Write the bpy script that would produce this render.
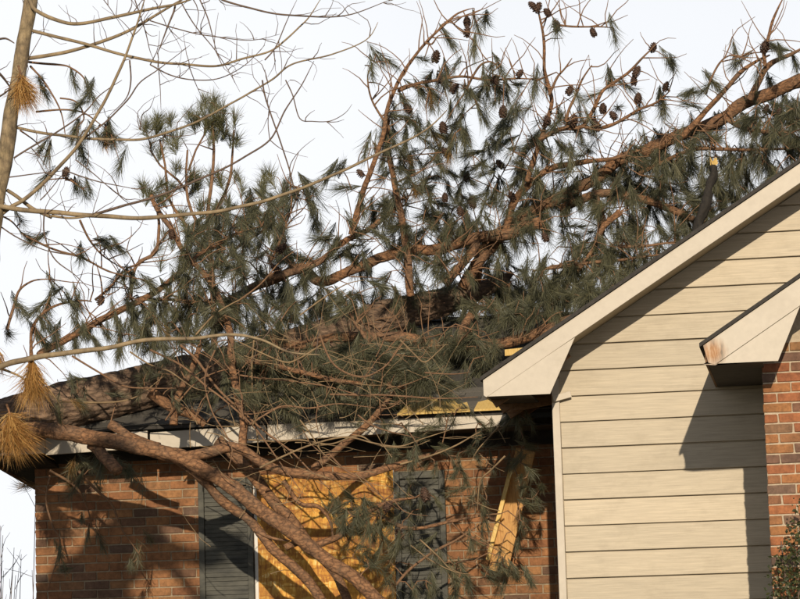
import bpy, bmesh, math, random
import numpy as np
from mathutils import Vector, Matrix, noise

S = bpy.context.scene
for o in list(bpy.data.objects): bpy.data.objects.remove(o)
COL = S.collection

# ------------------------------------------------------------------ camera
FPX, CX, CY = 2500.0, 400.0, 299.5
YAW, PITCH, ROLL = math.atan(0.16), math.atan(0.128), 0.030
_f0 = Vector((-math.sin(YAW), math.cos(YAW), 0))
FWD = (_f0*math.cos(PITCH) + Vector((0,0,1))*math.sin(PITCH)).normalized()
_r0 = Vector((math.cos(YAW), math.sin(YAW), 0))
_u0 = _r0.cross(FWD)
RGT = _r0*math.cos(ROLL) - _u0*math.sin(ROLL)
UPV = _r0*math.sin(ROLL) + _u0*math.cos(ROLL)
def ray(px, py): return FWD + RGT*((px-CX)/FPX) - UPV*((py-CY)/FPX)
_d = ray(556, 500)
CAM = Vector((0,0,0)) - _d*19.2
CAM.z = 1.5
cd = bpy.data.cameras.new('camera'); cam = bpy.data.objects.new('camera', cd); COL.objects.link(cam)
cd.sensor_width = 36; cd.lens = 36*FPX/800; cd.clip_end = 5000
M = Matrix((RGT, UPV, -FWD)).transposed().to_4x4(); M.translation = CAM
cam.matrix_world = M
S.camera = cam

# ------------------------------------------------------------------ light
SUN_DIR = Vector((-0.14, 1.0, -0.33)).normalized()      # the way the light travels
SUN_EL = math.asin(-SUN_DIR.z)
W = bpy.data.worlds.new('World'); S.world = W; W.use_nodes = True
nt = W.node_tree; nt.nodes.clear()
sky = nt.nodes.new('ShaderNodeTexSky'); sky.sky_type = 'NISHITA'; sky.sun_disc = False
sky.sun_elevation = SUN_EL; sky.sun_rotation = math.atan2(-SUN_DIR.x, -SUN_DIR.y)
sky.air_density = 1.0; sky.dust_density = 1.0; sky.ozone_density = 1.0
bg = nt.nodes.new('ShaderNodeBackground'); bg.inputs['Strength'].default_value = 0.05
# thin white overcast veil, thickest towards the horizon, loosely mottled
tc = nt.nodes.new('ShaderNodeTexCoord')
sp = nt.nodes.new('ShaderNodeSeparateXYZ'); nt.links.new(tc.outputs['Generated'], sp.inputs[0])
mr = nt.nodes.new('ShaderNodeMapRange'); nt.links.new(sp.outputs['Z'], mr.inputs[0])
mr.interpolation_type = 'SMOOTHSTEP'; mr.inputs[1].default_value = 0.22; mr.inputs[2].default_value = 0.62
mr.inputs[3].default_value = 1.0; mr.inputs[4].default_value = 0.0
pw = nt.nodes.new('ShaderNodeMath'); pw.operation = 'POWER'; pw.inputs[1].default_value = 1.3
nt.links.new(mr.outputs[0], pw.inputs[0])
nz = nt.nodes.new('ShaderNodeTexNoise'); nz.inputs['Scale'].default_value = 3.0; nz.inputs['Detail'].default_value = 4
nt.links.new(tc.outputs['Generated'], nz.inputs['Vector'])
nm = nt.nodes.new('ShaderNodeMapRange'); nt.links.new(nz.outputs['Fac'], nm.inputs[0])
nm.inputs[1].default_value = .3; nm.inputs[2].default_value = .7; nm.inputs[3].default_value = .92; nm.inputs[4].default_value = 1.05
ml = nt.nodes.new('ShaderNodeMath'); ml.operation = 'MULTIPLY'
nt.links.new(pw.outputs[0], ml.inputs[0]); nt.links.new(nm.outputs[0], ml.inputs[1])
cl = nt.nodes.new('ShaderNodeMath'); cl.operation = 'MINIMUM'; cl.inputs[1].default_value = 1.0
nt.links.new(ml.outputs[0], cl.inputs[0])
mx = nt.nodes.new('ShaderNodeMix'); mx.data_type = 'RGBA'
nt.links.new(cl.outputs[0], mx.inputs['Factor'])
nt.links.new(sky.outputs[0], mx.inputs['A'])
mx.inputs['B'].default_value = (19.5, 19.9, 20.6, 1)
nt.links.new(mx.outputs['Result'], bg.inputs['Color'])
wo = nt.nodes.new('ShaderNodeOutputWorld'); nt.links.new(bg.outputs[0], wo.inputs[0])
sl = bpy.data.lights.new('sun', 'SUN'); so = bpy.data.objects.new('sun', sl); COL.objects.link(so)
sl.energy = 4.3; sl.angle = math.radians(0.5); sl.color = (1.0, 0.85, 0.64)
so.rotation_euler = SUN_DIR.to_track_quat('-Z', 'Y').to_euler(); so.location = (2, -12, 9)
S.view_settings.view_transform = 'Standard'; S.view_settings.look = 'None'
S.view_settings.exposure = 0.0; S.view_settings.gamma = 1.0
S.render.engine = 'CYCLES'

# ------------------------------------------------------------------ helpers
RND = random.Random(7)
def P(px, py, y):
    d = ray(px, py); t = (y-CAM.y)/d.y
    return CAM + d*t
def depth(v): return (v-CAM).dot(FWD)
def to_px(v):
    q = v-CAM; z = q.dot(FWD)
    return CX+FPX*q.dot(RGT)/z, CY-FPX*q.dot(UPV)/z
def px_m(v): return depth(v)/FPX       # metres per photo pixel there
def tag(o, label=None, cat=None, group=None, kind=None):
    if label: o['label'] = label
    if cat: o['category'] = cat
    if group: o['group'] = group
    if kind: o['kind'] = kind
    return o
def empty(name, loc, label, cat, group=None):
    o = bpy.data.objects.new(name, None); COL.objects.link(o); o.location = loc; o.empty_display_size = .1
    o['_loc'] = 0; del o['_loc']
    return tag(o, label, cat, group)
def link(name, me, mat, parent=None, loc=None):
    o = bpy.data.objects.new(name, me); COL.objects.link(o)
    if mat and not me.materials: me.materials.append(mat)
    if parent:
        o.parent = parent
        o.matrix_parent_inverse = Matrix.Translation(-wloc(parent))
    if loc is not None: o.location = loc
    return o
def wloc(o):
    v = Vector(o.location)
    if o.parent: v = v + (wloc(o.parent) + o.matrix_parent_inverse.translation)
    return v
def mesh(name, V, F, smooth=False):
    me = bpy.data.meshes.new(name)
    me.from_pydata([tuple(v) for v in V], [], F); me.update()
    if smooth: me.polygons.foreach_set('use_smooth', [True]*len(me.polygons))
    return me
def fixn(me):
    bm = bmesh.new(); bm.from_mesh(me); bmesh.ops.recalc_face_normals(bm, faces=bm.faces); bm.to_mesh(me); bm.free(); return me
def prism(name, poly, y0, y1, mat, parent=None, bevel=0.0):
    """poly: list of (x,z); extruded along y"""
    n = len(poly)
    V = [(p[0], y0, p[1]) for p in poly] + [(p[0], y1, p[1]) for p in poly]
    F = [tuple(range(n)), tuple(range(2*n-1, n-1, -1))] + [(i, (i+1) % n, n+(i+1) % n, n+i) for i in range(n)]
    me = fixn(mesh(name, V, F))
    if bevel: bev(me, bevel)
    return link(name, me, mat, parent)
def bev(me, w):
    bm = bmesh.new(); bm.from_mesh(me)
    bmesh.ops.bevel(bm, geom=list(bm.edges), offset=w, segments=1, affect='EDGES', profile=.5)
    bm.to_mesh(me); bm.free()
def box(name, a, b, mat, parent=None, bevel=0.0):
    return prism(name, [(a[0], a[2]), (b[0], a[2]), (b[0], b[2]), (a[0], b[2])], a[1], b[1], mat, parent, bevel)
def hexa(name, c8, mat, parent=None, bevel=0.0):
    """c8: 4 corners of one face then the 4 matching corners of the other"""
    F = [(0,1,2,3), (7,6,5,4)] + [(i, (i+1) % 4, 4+(i+1) % 4, 4+i) for i in range(4)]
    me = fixn(mesh(name, c8, F))
    if bevel: bev(me, bevel)
    return link(name, me, mat, parent)
def plank(name, p0, p1, w, t, mat, parent=None, side=Vector((0,1,0)), bevel=.003):
    """a straight board from p0 to p1, w wide (across both p and side), t thick along side"""
    a = (p1-p0).normalized(); b = a.cross(side).normalized(); c = a.cross(b)
    q = [b*(w/2)+c*(t/2), b*(w/2)-c*(t/2), -b*(w/2)-c*(t/2), -b*(w/2)+c*(t/2)]
    return hexa(name, [p0+v for v in q]+[p1+v for v in q], mat, parent, bevel)

# ------------------------------------------------------------------ materials
def nodes(name):
    m = bpy.data.materials.new(name); m.use_nodes = True
    n = m.node_tree; b = n.nodes['Principled BSDF']
    return m, n, b
def N(n, t, **kw):
    x = n.nodes.new(t)
    for k, v in kw.items(): x.inputs[k].default_value = v
    return x
def ramp(n, src, stops):
    r = n.nodes.new('ShaderNodeValToRGB'); e = r.color_ramp.elements
    while len(e) < len(stops): e.new(.5)
    for i, (p, c) in enumerate(stops): e[i].position = p; e[i].color = (*c, 1)
    if src: n.links.new(src, r.inputs[0])
    return r
def coord(n, scale=(1,1,1), kind='Object'):
    t = n.nodes.new('ShaderNodeTexCoord'); m = n.nodes.new('ShaderNodeMapping'); m.inputs['Scale'].default_value = scale
    n.links.new(t.outputs[kind], m.inputs[0]); return m.outputs[0]
def gpos(n, scale=(1,1,1)):
    g = n.nodes.new('ShaderNodeNewGeometry'); m = n.nodes.new('ShaderNodeMapping'); m.inputs['Scale'].default_value = scale
    n.links.new(g.outputs['Position'], m.inputs[0]); return m.outputs[0], g
def bump(n, b, src, strength=.3, dist=.01):
    k = N(n, 'ShaderNodeBump', Strength=strength, Distance=dist)
    n.links.new(src, k.inputs['Height']); n.links.new(k.outputs[0], b.inputs['Normal'])
def mixc(n, a, b, fac, mode='MIX'):
    x = n.nodes.new('ShaderNodeMix'); x.data_type = 'RGBA'; x.blend_type = mode
    for s, v in (('A', a), ('B', b), ('Factor', fac)):
        if isinstance(v, bpy.types.NodeSocket): n.links.new(v, x.inputs[s])
        elif s == 'Factor': x.inputs[s].default_value = v
        else: x.inputs[s].default_value = (*v, 1)
    return x.outputs['Result']

def mat_painted(name, c, grain=(1.2, 30, 30), var=.10, dirt=(.20,.16,.10), dirt_amt=.25, rough=.55):
    m, n, b = nodes(name)
    v, g = gpos(n, grain)
    a = N(n, 'ShaderNodeTexNoise', Scale=3.0, Detail=5.0, Roughness=.6); n.links.new(v, a.inputs['Vector'])
    lo = tuple(x*(1-var) for x in c); hi = tuple(min(1, x*(1+var)) for x in c)
    r = ramp(n, a.outputs['Fac'], [(.3, lo), (.7, hi)])
    v2, _ = gpos(n, (1,1,1.6))
    d = N(n, 'ShaderNodeTexNoise', Scale=2.3, Detail=8.0, Roughness=.7); n.links.new(v2, d.inputs['Vector'])
    dr = ramp(n, d.outputs['Fac'], [(.50, (0,0,0)), (.78, (dirt_amt,)*3)])
    col = mixc(n, r.outputs[0], dirt, dr.outputs[0])
    n.links.new(col, b.inputs['Base Color']); b.inputs['Roughness'].default_value = rough
    bump(n, b, a.outputs['Fac'], .25, .004)
    return m, n, b, col
SIDING, *_ = mat_painted('siding_paint', (.42,.35,.25), var=.09)
def mk_siding():
    m, n, b, col = mat_painted('siding_board_paint', (.43,.370,.278), grain=(1.4,28,34), var=.15, dirt_amt=.42)
    oi = n.nodes.new('ShaderNodeObjectInfo')
    r = ramp(n, oi.outputs['Random'], [(0, (.90,.90,.89)), (1, (1.07,1.06,1.04))])
    for mp in [x for x in n.nodes if x.type == 'MAPPING']:
        cb = n.nodes.new('ShaderNodeCombineXYZ'); mu = n.nodes.new('ShaderNodeMath'); mu.operation = 'MULTIPLY'; mu.inputs[1].default_value = 40
        n.links.new(oi.outputs['Random'], mu.inputs[0]); n.links.new(mu.outputs[0], cb.inputs[0]); n.links.new(cb.outputs[0], mp.inputs['Location'])
    n.links.new(mixc(n, col, r.outputs[0], 1.0, 'MULTIPLY'), b.inputs['Base Color'])
    return m
BOARD = mk_siding()
CREAM, *_ = mat_painted('cream_trim_paint', (.485,.435,.365), grain=(6,6,6), var=.05, dirt_amt=.22)
def mk_stained():
    m, n, b, col = mat_painted('stained_trim_paint', (.485,.435,.365), grain=(6,6,6), var=.05, dirt_amt=.2)
    v, g = gpos(n, (14, 1, 3.0))
    a = N(n, 'ShaderNodeTexNoise', Scale=2.2, Detail=6.0, Roughness=.7); n.links.new(v, a.inputs['Vector'])
    tip = P(712, 352, -1.9)
    sub = n.nodes.new('ShaderNodeVectorMath'); sub.operation = 'DISTANCE'; sub.inputs[1].default_value = tip
    n.links.new(g.outputs['Position'], sub.inputs[0])
    near = N(n, 'ShaderNodeMapRange'); n.links.new(sub.outputs['Value'], near.inputs[0])
    near.inputs[1].default_value = .03; near.inputs[2].default_value = .15; near.inputs[3].default_value = 1.0; near.inputs[4].default_value = 0
    mu = n.nodes.new('ShaderNodeMath'); mu.operation = 'MULTIPLY'; n.links.new(a.outputs['Fac'], mu.inputs[0]); n.links.new(near.outputs[0], mu.inputs[1])
    f = ramp(n, mu.outputs[0], [(.12, (0,0,0)), (.5, (.95,.95,.95))])
    c2 = ramp(n, a.outputs['Fac'], [(.36, (.40,.17,.025)), (.5, (.30,.12,.02)), (.62, (.10,.055,.022))])
    n.links.new(mixc(n, col, c2.outputs[0], f.outputs[0]), b.inputs['Base Color'])
    return m
STAINED = mk_stained()

def mk_brick(name, stops):
    m, n, b = nodes(name)
    oi = n.nodes.new('ShaderNodeObjectInfo'); ge = n.nodes.new('ShaderNodeNewGeometry')
    ad = n.nodes.new('ShaderNodeMath'); ad.operation = 'ADD'; n.links.new(oi.outputs['Random'], ad.inputs[0]); n.links.new(ge.outputs['Random Per Island'], ad.inputs[1])
    fr = n.nodes.new('ShaderNodeMath'); fr.operation = 'FRACT'; n.links.new(ad.outputs[0], fr.inputs[0])
    r = ramp(n, fr.outputs[0], stops); r.color_ramp.interpolation = 'LINEAR'
    v, _ = gpos(n)
    a = N(n, 'ShaderNodeTexNoise', Scale=28.0, Detail=6.0, Roughness=.7); n.links.new(v, a.inputs['Vector'])
    k = ramp(n, a.outputs['Fac'], [(.3, (.62,.60,.58)), (.7, (1.25,1.22,1.2))])
    wv, _ = gpos(n, (1,1,.6)); wn = N(n, 'ShaderNodeTexNoise', Scale=3.4, Detail=7.0, Roughness=.7); n.links.new(wv, wn.inputs['Vector'])
    wr = ramp(n, wn.outputs['Fac'], [(.36, (.66,.64,.62)), (.60, (1.06,1.05,1.03))])
    c1 = mixc(n, r.outputs[0], k.outputs[0], 1.0, 'MULTIPLY')
    n.links.new(mixc(n, c1, wr.outputs[0], 1.0, 'MULTIPLY'), b.inputs['Base Color'])
    b.inputs['Roughness'].default_value = .9
    bump(n, b, a.outputs['Fac'], .9, .006)
    return m
BRICK = mk_brick('brick_clay', [(0, (.22,.098,.046)), (.28, (.31,.148,.064)), (.5, (.26,.122,.056)), (.7, (.36,.188,.080)), (.88, (.18,.096,.056)), (1, (.12,.080,.060))])
BRICK2 = mk_brick('brick_red_clay', [(0, (.28,.105,.050)), (.25, (.37,.145,.060)), (.45, (.33,.155,.062)), (.62, (.22,.105,.062)), (.8, (.15,.100,.080)), (1, (.30,.16,.07))])
def mk_noise(name, c0, c1, scale=20, rough=.9, stretch=(1,1,1), bs=.4, bd=.01, detail=6):
    m, n, b = nodes(name)
    v, _ = gpos(n, stretch)
    a = N(n, 'ShaderNodeTexNoise', Scale=scale, Detail=detail, Roughness=.65); n.links.new(v, a.inputs['Vector'])
    r = ramp(n, a.outputs['Fac'], [(.32, c0), (.68, c1)])
    n.links.new(r.outputs[0], b.inputs['Base Color']); b.inputs['Roughness'].default_value = rough
    if bs: bump(n, b, a.outputs['Fac'], bs, bd)
    return m
MORTAR = mk_noise('mortar', (.20,.15,.10), (.33,.26,.175), 40)
MORTARB = mk_noise('pale_mortar', (.34,.27,.19), (.48,.40,.30), 40)
SHADEDARK = mk_noise('shade_dark_soffit_board', (.022,.018,.015), (.045,.037,.03), 12)  # soffits and frieze: deep eave shade is put into this near-black colour
SHUTTER = mk_noise('shutter_paint', (.020,.021,.018), (.085,.083,.066), 5, .65, (1,1,3), .4, .004, 9)
ROOFEDGE = mk_noise('roof_edge_felt', (.025,.022,.02), (.05,.045,.04), 30)
WHITE = mk_noise('white_vinyl', (.55,.55,.53), (.68,.67,.64), 8, .5, bs=.1)
GRASS = mk_noise('lawn', (.035,.045,.018), (.10,.085,.04), 3)
def mk_shingle():
    m, n, b = nodes('asphalt_shingle')
    oi = n.nodes.new('ShaderNodeObjectInfo'); ge = n.nodes.new('ShaderNodeNewGeometry')
    ad = n.nodes.new('ShaderNodeMath'); ad.operation = 'ADD'; n.links.new(oi.outputs['Random'], ad.inputs[0]); n.links.new(ge.outputs['Random Per Island'], ad.inputs[1])
    fr = n.nodes.new('ShaderNodeMath'); fr.operation = 'FRACT'; n.links.new(ad.outputs[0], fr.inputs[0])
    r = ramp(n, fr.outputs[0], [(0, (.045,.042,.038)), (.5, (.085,.078,.068)), (1, (.14,.128,.11))])
    v, _ = gpos(n)
    a = N(n, 'ShaderNodeTexNoise', Scale=220.0, Detail=2.0); n.links.new(v, a.inputs['Vector'])
    k = ramp(n, a.outputs['Fac'], [(.3, (.55,.55,.55)), (.7, (1.4,1.4,1.4))])
    n.links.new(mixc(n, r.outputs[0], k.outputs[0], 1.0, 'MULTIPLY'), b.inputs['Base Color']); b.inputs['Roughness'].default_value = .95
    return m
SHINGLE = mk_shingle()
def mk_osb():
    m, n, b = nodes('strand_board')
    v, _ = gpos(n, (16, 1, 62))
    w = N(n, 'ShaderNodeTexNoise', Scale=.6, Detail=2.0); n.links.new(v, w.inputs['Vector'])
    dv = mixc(n, v, w.outputs['Color'], .35)
    vo = N(n, 'ShaderNodeTexVoronoi', Scale=1.0); n.links.new(dv, vo.inputs['Vector'])
    sep = n.nodes.new('ShaderNodeSeparateColor'); n.links.new(vo.outputs['Color'], sep.inputs[0])
    v3, _ = gpos(n, (70, 1, 20))
    vo2 = N(n, 'ShaderNodeTexVoronoi', Scale=1.0); n.links.new(v3, vo2.inputs['Vector'])
    sep2 = n.nodes.new('ShaderNodeSeparateColor'); n.links.new(vo2.outputs['Color'], sep2.inputs[0])
    ad = n.nodes.new('ShaderNodeMath'); ad.operation = 'ADD'; n.links.new(sep.outputs[0], ad.inputs[0]); n.links.new(sep2.outputs[1], ad.inputs[1])
    hf = n.nodes.new('ShaderNodeMath'); hf.operation = 'MULTIPLY'; hf.inputs[1].default_value = .5; n.links.new(ad.outputs[0], hf.inputs[0])
    r = ramp(n, hf.outputs[0], [(.1, (.28,.105,.010)), (.4, (.43,.195,.018)), (.62, (.54,.27,.030)), (.82, (.66,.42,.085)), (.95, (.72,.53,.20))])
    v4, _ = gpos(n, (1,1,1)); big = N(n, 'ShaderNodeTexNoise', Scale=3.5, Detail=4.0); n.links.new(v4, big.inputs['Vector'])
    br = ramp(n, big.outputs['Fac'], [(.35, (.50,.40,.32)), (.60, (1.08,1.05,1.1))])
    n.links.new(mixc(n, r.outputs[0], br.outputs[0], 1.0, 'MULTIPLY'), b.inputs['Base Color']); b.inputs['Roughness'].default_value = .65
    bump(n, b, hf.outputs[0], .3, .003)
    return m
OSB = mk_osb()
LUMBER = mk_noise('raw_pine_lumber', (.36,.17,.05), (.62,.36,.12), 6, .7, (14,14,1.5), .3, .004)
FRESHWOOD = mk_noise('splintered_fresh_wood', (.58,.36,.09), (.78,.58,.24), 18, .7, (4,4,1), .5, .006)
OLDWOOD = mk_noise('brown_rafter', (.12,.06,.028), (.22,.12,.055), 8, .8, (3,8,8))

def mk_bark(name, c_dark, c_mid, c_hi, sc=(1,1,1), scale=14.0, bs=.8, bd=.02, fine=60):
    m, n, b = nodes(name)
    v, _ = gpos(n, sc)
    w = N(n, 'ShaderNodeTexNoise', Scale=scale*.5, Detail=4.0); n.links.new(v, w.inputs['Vector'])
    dv = mixc(n, v, w.outputs['Color'], .06)
    vo = N(n, 'ShaderNodeTexVoronoi', Scale=scale); vo.feature = 'DISTANCE_TO_EDGE'; n.links.new(dv, vo.inputs['Vector'])
    f = N(n, 'ShaderNodeTexNoise', Scale=fine, Detail=5.0, Roughness=.7); n.links.new(v, f.inputs['Vector'])
    r = ramp(n, vo.outputs['Distance'], [(.0, c_dark), (.10, c_mid), (.35, c_hi)])
    k = ramp(n, f.outputs['Fac'], [(.30, (.38,.38,.40)), (.55, (1.0,1.0,1.0)), (.75, (1.5,1.42,1.35))])
    pv, _ = gpos(n, (1,1,1)); pn = N(n, 'ShaderNodeTexNoise', Scale=3.2, Detail=5.0, Roughness=.65); n.links.new(pv, pn.inputs['Vector'])
    pr = ramp(n, pn.outputs['Fac'], [(.46, (0,0,0)), (.68, (.6,.6,.6))])
    base = mixc(n, r.outputs[0], (.135,.098,.070), pr.outputs[0])
    n.links.new(mixc(n, base, k.outputs[0], 1.0, 'MULTIPLY'), b.inputs['Base Color']); b.inputs['Roughness'].default_value = .9
    ad = n.nodes.new('ShaderNodeMath'); ad.operation = 'ADD'; n.links.new(vo.outputs['Distance'], ad.inputs[0]); n.links.new(f.outputs['Fac'], ad.inputs[1])
    bump(n, b, ad.outputs[0], bs, bd)
    return m
TRUNKBARK = mk_bark('pine_trunk_bark', (.11,.072,.050), (.20,.130,.088), (.30,.20,.135), (.45,.9,1.9), 12, .7, .02, 30)
LIMBBARK = mk_bark('pine_limb_bark', (.115,.060,.031), (.22,.110,.053), (.30,.158,.078), (.7,1,1.2), 24, .7, .012, 36)
TWIGBARK = mk_noise('pine_twig_bark', (.11,.060,.034), (.24,.135,.072), 30, .85)
HARDBARK = mk_noise('tan_hardwood_bark', (.12,.088,.055), (.32,.24,.14), 9, .8, (1,1,.5), .3, .006)
HARDDARK = mk_noise('grey_hardwood_twig_bark', (.075,.052,.040), (.16,.110,.082), 20, .85)
TANTWIG = mk_noise('pale_twig_bark', (.13,.085,.045), (.28,.195,.105), 9, .8)
CHAR = mk_noise('dark_broken_stub_bark', (.012,.010,.009), (.03,.025,.02), 40)

def mk_needle(name, stops, trans=.25):
    m, n, b = nodes(name)
    oi = n.nodes.new('ShaderNodeObjectInfo'); ge = n.nodes.new('ShaderNodeNewGeometry')
    v, _ = gpos(n); a = N(n, 'ShaderNodeTexNoise', Scale=2.3, Detail=2.0); n.links.new(v, a.inputs['Vector'])
    ad = n.nodes.new('ShaderNodeMath'); ad.operation = 'ADD'; n.links.new(ge.outputs['Random Per Island'], ad.inputs[0]); n.links.new(a.outputs['Fac'], ad.inputs[1])
    hf = n.nodes.new('ShaderNodeMath'); hf.operation = 'MULTIPLY'; hf.inputs[1].default_value = .5; n.links.new(ad.outputs[0], hf.inputs[0])
    r = ramp(n, hf.outputs[0], stops)
    n.links.new(r.outputs[0], b.inputs['Base Color']); b.inputs['Roughness'].default_value = .5
    tr = n.nodes.new('ShaderNodeBsdfTranslucent'); n.links.new(r.outputs[0], tr.inputs[0])
    ms = n.nodes.new('ShaderNodeMixShader'); ms.inputs[0].default_value = trans
    n.links.new(b.outputs[0], ms.inputs[1]); n.links.new(tr.outputs[0], ms.inputs[2])
    n.links.new(ms.outputs[0], n.nodes['Material Output'].inputs['Surface'])
    return m
NEEDLE = mk_needle('green_needles', [(.15, (.070,.074,.052)), (.45, (.125,.130,.082)), (.70, (.19,.185,.108)), (.92, (.30,.255,.125))], .35)
NEEDLEB = mk_needle('hazed_yellow_green_needles', [(.15, (.085,.088,.045)), (.5, (.14,.14,.068)), (.9, (.22,.195,.085))])  # pine behind the house: yellow green, with distance haze lightened into the colour
NEEDLED = mk_needle('dead_needles', [(.15, (.24,.11,.035)), (.45, (.42,.22,.065)), (.7, (.54,.34,.12)), (.92, (.62,.46,.22))])
LEAF = mk_needle('shrub_leaf', [(.15, (.028,.040,.018)), (.5, (.055,.070,.028)), (.75, (.095,.098,.032)), (.96, (.20,.15,.04))])
def mk_cone():
    m, n, b = nodes('pine_cone_scales'); v, _ = gpos(n)
    a = N(n, 'ShaderNodeTexNoise', Scale=60.0, Detail=3.0); n.links.new(v, a.inputs['Vector'])
    r = ramp(n, a.outputs['Fac'], [(.3, (.035,.020,.014)), (.7, (.105,.056,.036))]); n.links.new(r.outputs[0], b.inputs['Base Color']); b.inputs['Roughness'].default_value = .8
    return m
CONE = mk_cone()

# ------------------------------------------------------------------ ground
V = []; F = []
g = 26
gx = [-1500, -400, -120] + [-60+5*i for i in range(25)] + [120, 400, 1500]
for y in gx:
    for x in gx: V.append((x, y, -.02+.05*noise.noise(Vector((x*.1, y*.1, 0))) if abs(x) < 100 and abs(y) < 100 else 0))
n_ = len(gx)
for j in range(n_-1):
    for i in range(n_-1): F.append((j*n_+i, j*n_+i+1, (j+1)*n_+i+1, (j+1)*n_+i))
tag(link('ground', mesh('ground', V, F, True), GRASS), kind='structure')

# ------------------------------------------------------------------ the house
YF, YS, YB, OH = -0.50, 0.0, 1.95, .60      # rake board plane, siding plane, brick plane, eave overhang
OHG = .45
YG = -1.90                                  # rake board plane of the small front gable
YE = YB-OH
house = empty('house', (0, YB, 0), 'brick and beige siding house crushed under the fallen pine tree', 'house')

# --- left brick wing
XL = P(35, 560, YB).x                       # its left corner
ZFB = (P(345, 437, YE).z + P(500, 428, YE).z)/2
ZFT = ZFB + .145
ZSOF = ZFB + .03
TANP = .380
RUN = 3.0
YEAVE = YE-.035
ZRIDGE = ZFT+.02+RUN*TANP
XEV = XL-OH
wall = box('brick_wall', (XL+.008, YB+.009, 0), (3.0, YB+.2, ZSOF+.1), MORTAR, house)
box('end_wall', (XL+.008, YB+.2, 0), (XL+.2, YB+2*(RUN-OH), ZSOF+.1), MORTAR, house)
XO0, XO1 = P(257, 540, YB).x, P(393, 540, YB).x
ZO1 = P(325, 474, YB).z; ZO0 = .85
BL, BH = .222, .0765
def brick_mesh(L, H, D, seed):
    r = random.Random(seed)
    me = mesh('brick', [(sx*L/2+r.uniform(-.004,.004), sy*D/2+r.uniform(-.0015,.0015), sz*H/2+r.uniform(-.0022,.0022)) for sx in (-1,1) for sy in (-1,1) for sz in (-1,1)],
              [(0,1,3,2), (4,6,7,5), (0,4,5,1), (2,3,7,6), (0,2,6,4), (1,5,7,3)])
    fixn(me); bev(me, .004); return me
def lay_bricks(wallobj, x0, x1, z0, z1, yface, L, H, mat, hole, infra, limit):
    ms = [brick_mesh(L-.011, H-.011, .07, i) for i in range(3)]
    hs = [brick_mesh(L/2-.011, H-.011, .07, 9+i) for i in range(2)]
    for m_ in ms+hs: m_.materials.append(mat)
    single = []; rest = []
    k = 0; z = z0
    while z+H <= z1+.001:
        off = (k % 2)*L/2
        cells = []
        x = x0
        if off: cells.append((x+L/4, True)); x += L/2
        while x+L <= x1+.001: cells.append((x+L/2, False)); x += L
        if x+L/2 <= x1+.001: cells.append((x+L/4, True))
        for cx, half in cells:
            if hole and hole[0]-L*.3 < cx < hole[1]+L*.3 and hole[2] < z+H/2 < hole[3]: continue
            c = Vector((cx+RND.uniform(-.002,.002), yface+.035+RND.uniform(-.002,.003), z+H/2+RND.uniform(-.0015,.0015)))
            px, py = to_px(c)
            m_ = RND.choice(hs if half else ms)
            vis = infra(px, py)
            (single if vis else rest).append((c, m_))
        z += H; k += 1
    if len(single) > limit: rest += single[limit:]; single = single[:limit]
    for c, m_ in single:
        o = link('brick', m_, None, wallobj, c); o.rotation_euler = (RND.uniform(-.008,.008), RND.uniform(-.006,.006), RND.uniform(-.008,.008))
    V = []; F = []
    for c, m_ in rest:
        b0 = len(V); V += [c+v.co for v in m_.vertices]; F += [tuple(b0+i for i in p.vertices) for p in m_.polygons]
    if V: tag(link('bricks_out_of_view', mesh('bricks', V, F), mat, wallobj), kind='stuff')
lay_bricks(wall, XL, .7, -.0, ZSOF+.02, YB, BL, BH, BRICK, (XO0, XO1, ZO0, ZO1),
           lambda px, py: 20 < px < 575 and py < 606 and not (203 < px < 250) and not (395 < px < 440), 260)

# window behind the board, frame, shutters
fr = box('window_frame', (XO0-.022, YB-.012, ZO0-.03), (XO0+.03, YB+.06, ZO1+.03), WHITE, house, .003)
box('window_frame', (XO1-.03, YB-.012, ZO0-.03), (XO1+.022, YB+.06, ZO1+.03), WHITE, house, .003)
def shutter(x0, x1):
    z0, z1 = ZO0, ZO1-.01
    s = box('shutter', (x0+.03, YB-.012, z0+.02), (x1-.03, YB-.004, z1-.02), SHUTTER, house)
    for a, b in ((x0, x0+.05), (x1-.05, x1)): box('stile', (a, YB-.045, z0), (b, YB-.003, z1), SHUTTER, s, .003)
    for a, b in ((z0, z0+.07), (z1-.06, z1)): box('rail', (x0+.052, YB-.043, a), (x1-.052, YB-.005, b), SHUTTER, s, .003)
    w = x1-x0-.106; h = .040
    me = fixn(mesh('slat', [(-w/2,-.022,-h*.5), (w/2,-.022,-h*.5), (w/2,-.010,h*.55), (-w/2,-.010,h*.55), (-w/2,-.014,-h*.5), (w/2,-.014,-h*.5), (w/2,-.002,h*.55), (-w/2,-.002,h*.55)],
                    [(0,1,2,3), (7,6,5,4), (0,4,5,1), (1,5,6,2), (2,6,7,3), (3,7,4,0)]))
    me.materials.append(SHUTTER)
    z = z0+.09
    while z < z1-.075:
        o = link('slat', me, None, s, ((x0+x1)/2, YB-.013-RND.uniform(0,.003), z)); o.rotation_euler = (RND.uniform(-.10,.03), RND.uniform(-.006,.006), 0)
        z += .038
shutter(P(200, 540, YB).x, XO0-.026)
shutter(XO1+.026, P(447, 540, YB).x)

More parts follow.
